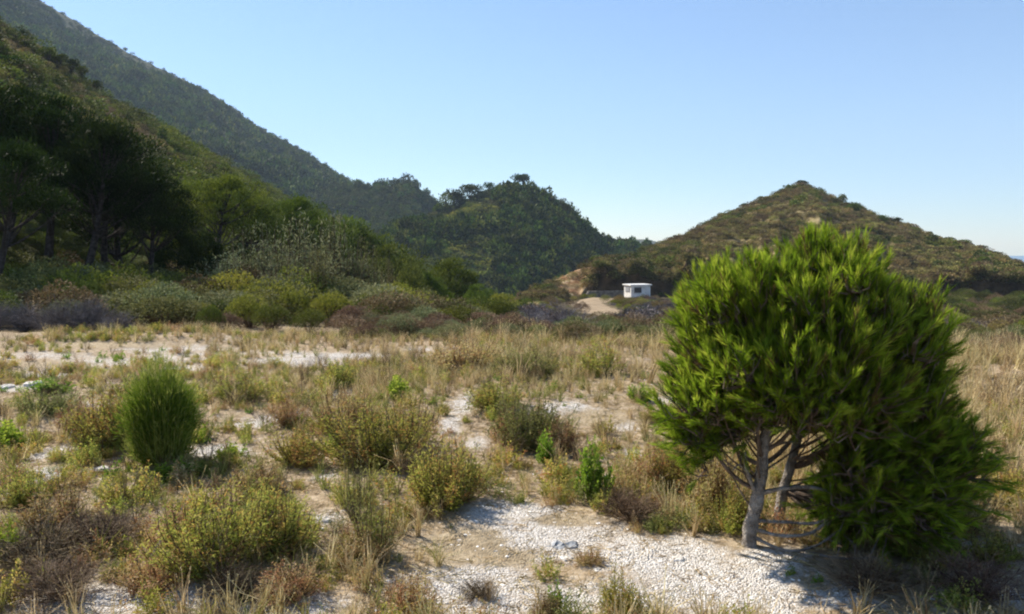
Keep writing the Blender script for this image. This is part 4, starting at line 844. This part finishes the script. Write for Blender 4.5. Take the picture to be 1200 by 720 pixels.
# ------------------------------------------------------------------ mid-distance shrubs behind the clearing
def twig_parts(k, mat='grey_twigs', **kw):
    return cached(('twig', k, mat, tuple(kw.items())), lambda: [('branches', f_twigs(seed=300 + k, n=90, sub=13, r=.004, **kw).build('branches', [M[mat]]))])
def broom_parts(k, mat):
    def mk():
        l, s = f_weed(stems=170, leaves=34, spread=.55, L=.06, W=.014, seed=400 + k, up=1.0, lo=.3); return [('foliage', l.build('foliage', [M[mat]])), ('stems', s.build('stems', [M['brown_stem']]))]
    return cached(('broom', k, mat), mk)
def stand(name, parts, px, top, Y, wpx, label, cat='shrub', group=None, fullw=1.3):
    x = at(px, 380, Y)[0]; z = gz(x, Y); h = max(at(px, top, Y)[2] - z, .15); w_ = wpx / F * Y / fullw
    return put(name, parts, (x, Y, z - .03), rng.uniform(0, 6.28), (w_, w_, h), label, cat, group)
G_ = 'shrubs along the far edge of the clearing'
for i, (px, top, Y, w_, t) in enumerate([(-12, 350, 14.2, 70, 'grey leafless bush cut by the left edge of the view'), (32, 352, 14.6, 66, 'grey leafless bush, second from the left edge, below the pine trunks'), (72, 350, 14.4, 70, 'grey leafless bush in the middle of the grey row under the pines'),
        (108, 346, 14.8, 60, 'tallest grey leafless bush, right end of the grey row'), (138, 362, 14.3, 44, 'low grey twiggy bush touching the pale green dome shrub'), (655, 352, 17.5, 80, 'large grey twiggy bush in the middle, below the dirt track'), (690, 376, 16.5, 60, 'grey twiggy bush right below the bend of the track'),
        (622, 362, 16, 55, 'grey brown twiggy bush left of the large grey one'), (1128, 392, 17, 60, 'grey twiggy bush right beside the young pine crown'), (1168, 396, 17.5, 60, 'grey twiggy bush near the right edge above the golden grass'), (1205, 400, 17, 60, 'grey twiggy bush cut by the right edge')]):
    stand('dead_bush', twig_parts(i % 3), px, top, Y, w_, t, 'bush', 'grey leafless bushes', 1.25)
rows = [('shrub_pale', 185, 341, 15, 78, 'pale green dome-shaped shrub left of the thicket'), ('shrub_pale', 222, 347, 15.4, 60, 'pale green shrub leaning on the right of the dome-shaped one'), ('shrub_brown', 262, 362, 15, 46, 'brownish low shrub right of the pale domes'), ('shrub_green', 247, 352, 14.6, 30, 'narrow green tuft between the pale domes and the thicket'),
        ('shrub_yellow', 292, 340, 16, 50, 'yellow green shrub at the left end of the thicket'), ('shrub_green', 318, 352, 15.2, 50, 'dark green shrub at the thicket front'), ('shrub_yellow', 340, 334, 17, 54, 'yellow green shrub in front of the tall grey broom'), ('shrub_green', 362, 358, 15, 46, 'low dark green shrub at the clearing edge'),
        ('shrub_yellow', 388, 336, 17, 56, 'bright yellow green shrub right of the tall broom'), ('shrub_brown', 412, 352, 15.5, 46, 'reddish brown shrub behind the pale strip'), ('shrub_green', 434, 338, 19, 52, 'green shrub behind the reddish one'), ('shrub_pale', 462, 344, 19, 62, 'pale rounded shrub in the middle of the scrub'),
        ('shrub_brown', 446, 366, 15, 44, 'brown shrub at the right end of the pale strip'), ('shrub_pale', 490, 352, 17.5, 56, 'pale shrub in front of the pine bushes'), ('shrub_brown', 515, 362, 16, 50, 'brown shrub below the round dark pine bush'), ('shrub_grey', 545, 352, 19, 60, 'grey green shrub right of the pine bushes'),
        ('shrub_brown', 566, 362, 17, 52, 'brown shrub left of the large grey twiggy bush'), ('shrub_green', 586, 346, 21, 54, 'green shrub behind the twiggy bushes'), ('shrub_pale', 602, 368, 15.5, 40, 'small pale shrub among grey twigs'), ('shrub_brown', 732, 376, 17, 50, 'dark brown shrub right of the grey twiggy bushes'),
        ('shrub_pale', 716, 378, 15, 40, 'pale low shrub at the start of the tall golden grass'), ('shrub_brown', 758, 374, 17, 44, 'brown shrub beside the left edge of the young pine crown'), ('shrub_brown', 1148, 410, 14, 50, 'tan brown shrub in the golden grass at right'), ('shrub_green', 1108, 398, 20, 40, 'green shrub behind the young pine, on its right'),
        ('shrub_yellow', 470, 326, 28, 60, 'yellow green bush halfway to the wooded hill'), ('shrub_green', 420, 306, 34, 70, 'green bush below the bushy trees'), ('shrub_green', 380, 300, 32, 60, 'dark green bush behind the broom thicket'), ('shrub_yellow', 585, 338, 34, 50, 'yellow green bush before the wooded hill foot'),
        ('shrub_green', 618, 346, 40, 44, 'green bush left of the spur, above the grey twigs'), ('shrub_green', 480, 300, 44, 50, 'olive bush at the valley edge, left of the pine bushes')]
for i, (mat, px, top, Y, w_, t) in enumerate(rows):
    stand('shrub', shrub_parts(mat, i % 3, n=4200, L=.05, W=.024, lobes=12), px, top, Y, w_, t, 'shrub', G_)
for mat, px, top, Y, w_, t in [('shrub_grey', 255, 318, 22, 90, 'tall rounded grey green bush behind the pale domes'), ('shrub_grey', 290, 296, 27, 90, 'rounded grey green bush stepping up to the feathery brooms'), ('shrub_pale', 328, 290, 28, 90, 'high rounded pale bush among the feathery brooms'), ('shrub_grey', 372, 286, 29, 96, 'highest rounded grey green bush of the thicket'),
        ('shrub_grey', 412, 298, 29, 86, 'rounded grey green bush at the right shoulder of the thicket'), ('shrub_green', 346, 322, 20, 70, 'green rounded bush filling the thicket below the tallest broom'), ('shrub_pale', 400, 322, 21, 70, 'pale rounded bush in the right half of the thicket'), ('shrub_grey', 445, 328, 22, 66, 'grey green bush right of the thicket, left of the pine bushes'), ('shrub_pale', 500, 342, 22, 60, 'pale bush directly below the pine bushes')]:
    stand('shrub', shrub_parts(mat, int(px) % 3, n=5200, L=.04, W=.02, lobes=14), px, top, Y, w_, t, 'shrub', G_)
for i, (px, top, Y, w_, mat, t) in enumerate([(268, 306, 22, 74, 'shrub_grey', 'grey green feathery broom below the low bushy pines'), (305, 280, 24, 84, 'shrub_grey', 'tall grey green feathery broom left of the tallest one'), (350, 268, 25, 90, 'shrub_grey', 'tallest grey green feathery broom in the thicket'), (392, 270, 27, 88, 'shrub_grey', 'tall feathery broom right of the tallest one'),
        (428, 298, 27, 66, 'shrub_pale', 'pale feathery broom at the right end of the thicket'), (330, 310, 20, 66, 'shrub_grey', 'shorter feathery broom in front of the tallest ones'), (374, 306, 21, 66, 'shrub_pale', 'pale feathery broom above the yellow green shrubs'), (455, 318, 24, 50, 'shrub_pale', 'small feathery broom between thicket and pine bushes')]):
    stand('broom_shrub', broom_parts(i % 3, mat), px, top, Y, w_, t, 'shrub', 'feathery brooms of the thicket', 1.1 if i % 2 else .9)

# ------------------------------------------------------------------ plants of the clearing
def weed_parts(mat, k, stem='brown_stem', **kw):
    def mk():
        l, s = f_weed(seed=500 + k, **kw); return [('leaves', l.build('leaves', [M[mat]])), ('stems', s.build('stems', [M[stem]]))]
    return cached(('weed', mat, k, stem, tuple(sorted(kw.items()))), mk)
def plant(name, parts, px, py, h, w_, label, cat, group, fullw=1.2):
    p = ground_hit(px, py); s = math.hypot(p[1], CAMZ) / F
    q_ = 1.12 if name == 'weed' else 1
    return put(name, parts, (p[0], p[1], p[2] - .015), rng.uniform(0, 6.28), (w_ * s / fullw * q_, w_ * s / fullw * q_, h * s / q_ ** .8), label, cat, group)
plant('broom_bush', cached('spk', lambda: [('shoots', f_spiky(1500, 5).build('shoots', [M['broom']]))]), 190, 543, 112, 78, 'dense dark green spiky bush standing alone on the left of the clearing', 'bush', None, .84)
DENSE = dict(stems=190, leaves=60, L=.05, W=.0125)
MED = dict(stems=110, leaves=46, L=.06, W=.016)
GW = 'olive and rusty weeds of the clearing'
for i, (px, py, h, w_, mat, kw, t) in enumerate([
    (128, 522, 88, 95, 'weed_olive', DENSE, 'loose yellow green weed touching the left of the dark spiky bush'), (175, 460, 40, 70, 'grass_green', MED, 'pale yellow weed right behind the dark spiky bush'),
    (250, 668, 110, 130, 'weed_olive', DENSE, 'large sprawling olive weed low on the left, biggest of the clearing'), (325, 645, 90, 110, 'weed_olive', DENSE, 'olive weed joined to the right of the large sprawling one'), (205, 640, 60, 70, 'weed_rust', MED, 'rusty weed on the left flank of the large sprawling one'),
    (520, 592, 100, 105, 'weed_olive', DENSE, 'rounded olive bush casting a dark shadow above the bare tan soil'), (448, 545, 92, 120, 'weed_olive', DENSE, 'wide olive weed left of the rounded shadow-casting one'), (408, 505, 60, 80, 'weed_rust', MED, 'rusty brown weed behind the wide olive one'), (480, 520, 70, 70, 'weed_rust', MED, 'rust tipped weed between the two olive bushes'),
    (618, 525, 82, 90, 'weed_grey', DENSE, 'grey green bush in the middle of the clearing'), (595, 520, 50, 50, 'weed_rust', MED, 'rusty red weed at the left foot of the grey green bush'), (655, 530, 55, 60, 'weed_rust', MED, 'brown weed at the right foot of the grey green bush'), (545, 435, 45, 90, 'weed_rust', MED, 'brown weed patch behind the middle of the clearing'),
    (620, 440, 45, 80, 'weed_grey', DENSE, 'grey green low weed near the back of the clearing'), (700, 440, 48, 70, 'weed_olive', MED, 'olive weed in the tall grass left of the young pine'), (580, 478, 45, 80, 'weed_olive', MED, 'light olive weed behind the grey green bush'), (350, 545, 55, 80, 'weed_olive', MED, 'olive weed right of the spiky bush shadow'),
    (300, 575, 45, 70, 'weed_rust', MED, 'rusty weed between the spiky bush and the sprawling weeds'), (282, 470, 42, 60, 'weed_olive', MED, 'olive weed below the pale strip, right of the spiky bush'), (340, 500, 48, 50, 'weed_rust', MED, 'tan weed beside a pale stony patch, right of the spiky bush'), (395, 455, 40, 60, 'weed_olive', MED, 'olive weed at the near edge of the pale strip'),
    (60, 485, 40, 80, 'weed_grey', MED, 'dull green weed near the left edge'), (95, 505, 45, 70, 'weed_rust', MED, 'straw brown weed left of the spiky bush'), (430, 655, 60, 80, 'weed_rust', MED, 'brown weed at the foot of the tall stalks, bottom centre left'), (340, 700, 50, 80, 'weed_rust', MED, 'rusty weed at the bottom left of centre'),
    (180, 690, 60, 90, 'weed_rust', MED, 'brown weed in front of the large sprawling one'), (60, 620, 60, 100, 'weed_rust', MED, 'dry brown weed low at the left edge'), (30, 590, 55, 60, 'weed_olive', MED, 'olive weed at the left edge above the dry brown one'), (830, 600, 95, 80, 'weed_rust', MED, 'brown weed in the shade left of the pine trunks'),
    (795, 575, 80, 70, 'weed_olive', DENSE, 'olive weed left of the pine, under its crown'), (765, 570, 60, 60, 'weed_rust', MED, 'rusty weed between the bright upright plant and the pine'), (735, 585, 50, 60, 'weed_rust', MED, 'tan weed just right of the bright upright plant'), (860, 615, 60, 50, 'weed_olive', MED, 'small olive weed hugging the pine trunk base'),
    (1125, 620, 80, 90, 'weed_rust', MED, 'orange brown weed at the right of the pine in sunlight'), (1160, 655, 40, 80, 'weed_olive', MED, 'olive weed at the bottom right edge, right of the pine'), (1090, 660, 40, 70, 'weed_olive', MED, 'green weed in the shade of the pine, lower right'), (1180, 590, 60, 60, 'weed_olive', MED, 'olive weed in golden grass near the right edge'),
    (690, 660, 25, 36, 'weed_rust', MED, 'small brown weed beside the grey slab'), (640, 724, 46, 36, 'weed_rust', MED, 'brown weed at the bottom centre on white stones'), (725, 718, 62, 60, 'weed_olive', MED, 'olive weed at the bottom edge, right of centre'), (480, 715, 50, 60, 'weed_rust', MED, 'brown weed at the bottom edge below the bare tan soil')]):
    plant('weed', weed_parts(mat, i % 4, **kw), px, py, h, w_, t, 'weed', GW)
GG = 'bright green leafy plants'
LEAFY = dict(stems=34, leaves=34, L=.10, W=.055, spread=.45)
for i, (px, py, h, w_, t) in enumerate([(697, 588, 86, 42, 'upright bright green leafy plant left of the young pine'), (10, 527, 42, 44, 'bright green leafy clump at the left edge'), (12, 652, 44, 30, 'small bright green clump at the lower left edge'), (640, 545, 50, 26, 'bright green leaves inside the brown weeds mid clearing'),
        (466, 468, 34, 36, 'small bright green plant behind the wide olive weed'), (652, 718, 40, 26, 'bright green seedling at the bottom centre'), (436, 640, 40, 36, 'bright green leaves at the base of the tall stalks'), (390, 530, 26, 24, 'tiny bright green plant left of the wide olive weed'), (268, 540, 26, 34, 'small green plant in the shadow right of the spiky bush'),
        (780, 500, 34, 30, 'small green plant below the left edge of the pine crown'), (1118, 655, 26, 30, 'small green leaves below the orange brown weed at right'), (210, 560, 26, 60, 'low green leaves at the foot of the dark spiky bush'), (60, 462, 24, 50, 'low green plant on the pale strip at left'), (750, 470, 26, 30, 'small green plant in the grass behind the bright upright one')]):
    plant('leafy_plant', weed_parts('weed_green', i % 3, **LEAFY), px, py, h, w_, t, 'plant', GG, .9)
plant('tall_stalks', weed_parts('weed_grey', 7, stem='brown_stem', stems=30, leaves=40, L=.05, W=.012, spread=.35, up=1.0, lo=.1), 440, 655, 118, 66, 'thin grey green stalks rising above the other weeds, bottom centre left', 'plant', None, .7)
plant('tall_stalks', weed_parts('weed_grey', 8, stem='brown_stem', stems=22, leaves=30, L=.05, W=.012, spread=.3, up=1.0, lo=.1), 416, 610, 90, 44, 'thin stalks behind and left of the tallest grey green ones', 'plant', None, .6)

for i, (px, py, h, w_, t) in enumerate([(45, 660, 50, 130, 'flattened dead brown brush at the lower left edge'), (120, 640, 45, 110, 'flattened dead brown brush left of the large sprawling weed'), (70, 700, 45, 120, 'dead brown brush at the bottom left corner'), (280, 700, 40, 90, 'dead brown brush below the large sprawling weed'),
    (740, 610, 40, 80, 'dead brown brush between the gravel and the pine'), (1150, 700, 50, 120, 'dead brown brush in the bottom right corner'), (1020, 690, 40, 110, 'dead brown brush in the shade of the pine, bottom right'), (500, 560, 36, 60, 'dead brown brush behind the rounded olive bush'), (560, 700, 24, 50, 'small dead brush on the gravel, bottom centre')]):
    plant('dead_brush', cached(('brush', i % 3), lambda: [('branches', f_twigs(seed=340 + i, n=70, sub=10, r=.006, spread=.62).build('branches', [M['brown_stem']]))]), px, py, h, w_, t, 'brush', 'dead brown brush of the clearing', 1.2)
# ------------------------------------------------------------------ stones and dead sticks lying about
M['slab'] = noisy_mat('blue_grey_slab', [(.20, .21, .22), (.30, .32, .34), (.46, .47, .48)], 14, bump=.6)
M['white_stone'] = noisy_mat('white_stone', [(.42, .38, .33), (.60, .57, .52), (.72, .70, .67)], 9, bump=1)
def rock(px, py, wpx, hpx, mat, label, seed, thick=.35, name='stone', cat='stone'):
    rn = np.random.default_rng(seed); p = ground_hit(px, py); p[2] -= .012 if name == 'stone' else .018; s = p[1] / F; g = Geo(); n = 12; rings = 5; V = []
    ro = 1 + rn.normal(size=n) * (.14 if name == 'stone' else .24)
    for k in range(rings):
        f = k / (rings - 1); rr_ = [1, 1.03, .96, .72, .25][k]; z = [-.3, .2, .75, .97, 1.0][k]
        for j in range(n):
            th = j / n * 6.283; V.append([math.cos(th) * ro[j] * rr_ * wpx * s / 2, math.sin(th) * ro[j] * rr_ * wpx * s / 2 * (1.1 if name == 'stone' else .62), z * wpx * s * thick + rn.normal() * wpx * s * .02])
    Fq = [[k * n + j, k * n + (j + 1) % n, (k + 1) * n + (j + 1) % n, (k + 1) * n + j] for k in range(rings - 1) for j in range(n)]
    m_ = (rings - 1) * n; Fq += [[m_ + a, m_ + a + 1, m_ + n - 2 - a, m_ + n - 1 - a] for a in range(n // 2 - 1)]
    g.add(V, Fq, .5); o = obj(name, g.build(name, [M[mat]]), loc=(p[0], p[1], p[2])); o.rotation_euler = (rn.normal() * .08, rn.normal() * .08, rn.uniform(0, 6)); tag(o, label, cat)
rock(655, 640, 52, 20, 'slab', 'blue grey flat slab lying on the white stones', 4, .09, 'stone_slab', 'stone slab')
for i, (px, py, w_, t) in enumerate([(7, 455, 16, 'pale stone at the left end of the pale strip'), (40, 452, 20, 'flat pale stone on the pale strip at left'), (118, 552, 20, 'whitish stone left below the spiky bush'), (665, 655, 16, 'pale stone just below the blue grey slab'), (735, 690, 14, 'small white stone on the gravel bottom right'),
        (795, 655, 15, 'white stone left of the pine trunk'), (380, 610, 16, 'pale stone above the tall stalks'), (590, 600, 13, 'small pale stone above the bare tan soil'), (700, 668, 12, 'small pale stone right of the slab'), (560, 705, 14, 'white stone at the bottom centre')]):
    rock(px, py, w_, w_, 'white_stone', t, 20 + i, .3)
def stick(pts, r, label):
    P = [ground_hit(px, py) + np.array([0, 0, z]) for px, py, z in pts]; b = P[0]; g = Geo(); g.tube(fine(np.array(P) - b, 12), np.linspace(r, r * .5, 12), 6)
    for k in (4, 7, 9):
        q = fine(np.array(P) - b, 12)[k]; g.tube(np.stack([q, q + rng.normal(size=3) * .05 + np.array([0, .02, .04]), q + rng.normal(size=3) * .09 + np.array([0, .03, .07])]), [r * .5, r * .35, r * .2], 4)
    tag(obj('dead_stick', g.build('dead_stick', [M['twig']]), loc=tuple(b)), label, 'stick')
stick([(178, 665, .05), (190, 650, .08), (206, 640, .1), (215, 622, .14)], .006, 'pale bent dead stick beside the large sprawling weed')
stick([(70, 540, .02), (82, 520, .05), (88, 505, .08)], .005, 'short pale stick left of the spiky bush')
stick([(765, 548, .03), (790, 542, .06), (815, 545, .08)], .006, 'pale stick under the left side of the pine crown')
stick([(960, 655, .02), (990, 662, .03), (1030, 660, .03)], .008, 'grey dead stick in the shade below the pine crown')
stick([(255, 610, .03), (240, 595, .04), (228, 580, .04)], .005, 'thin dead stick between the spiky bush and sprawling weeds')
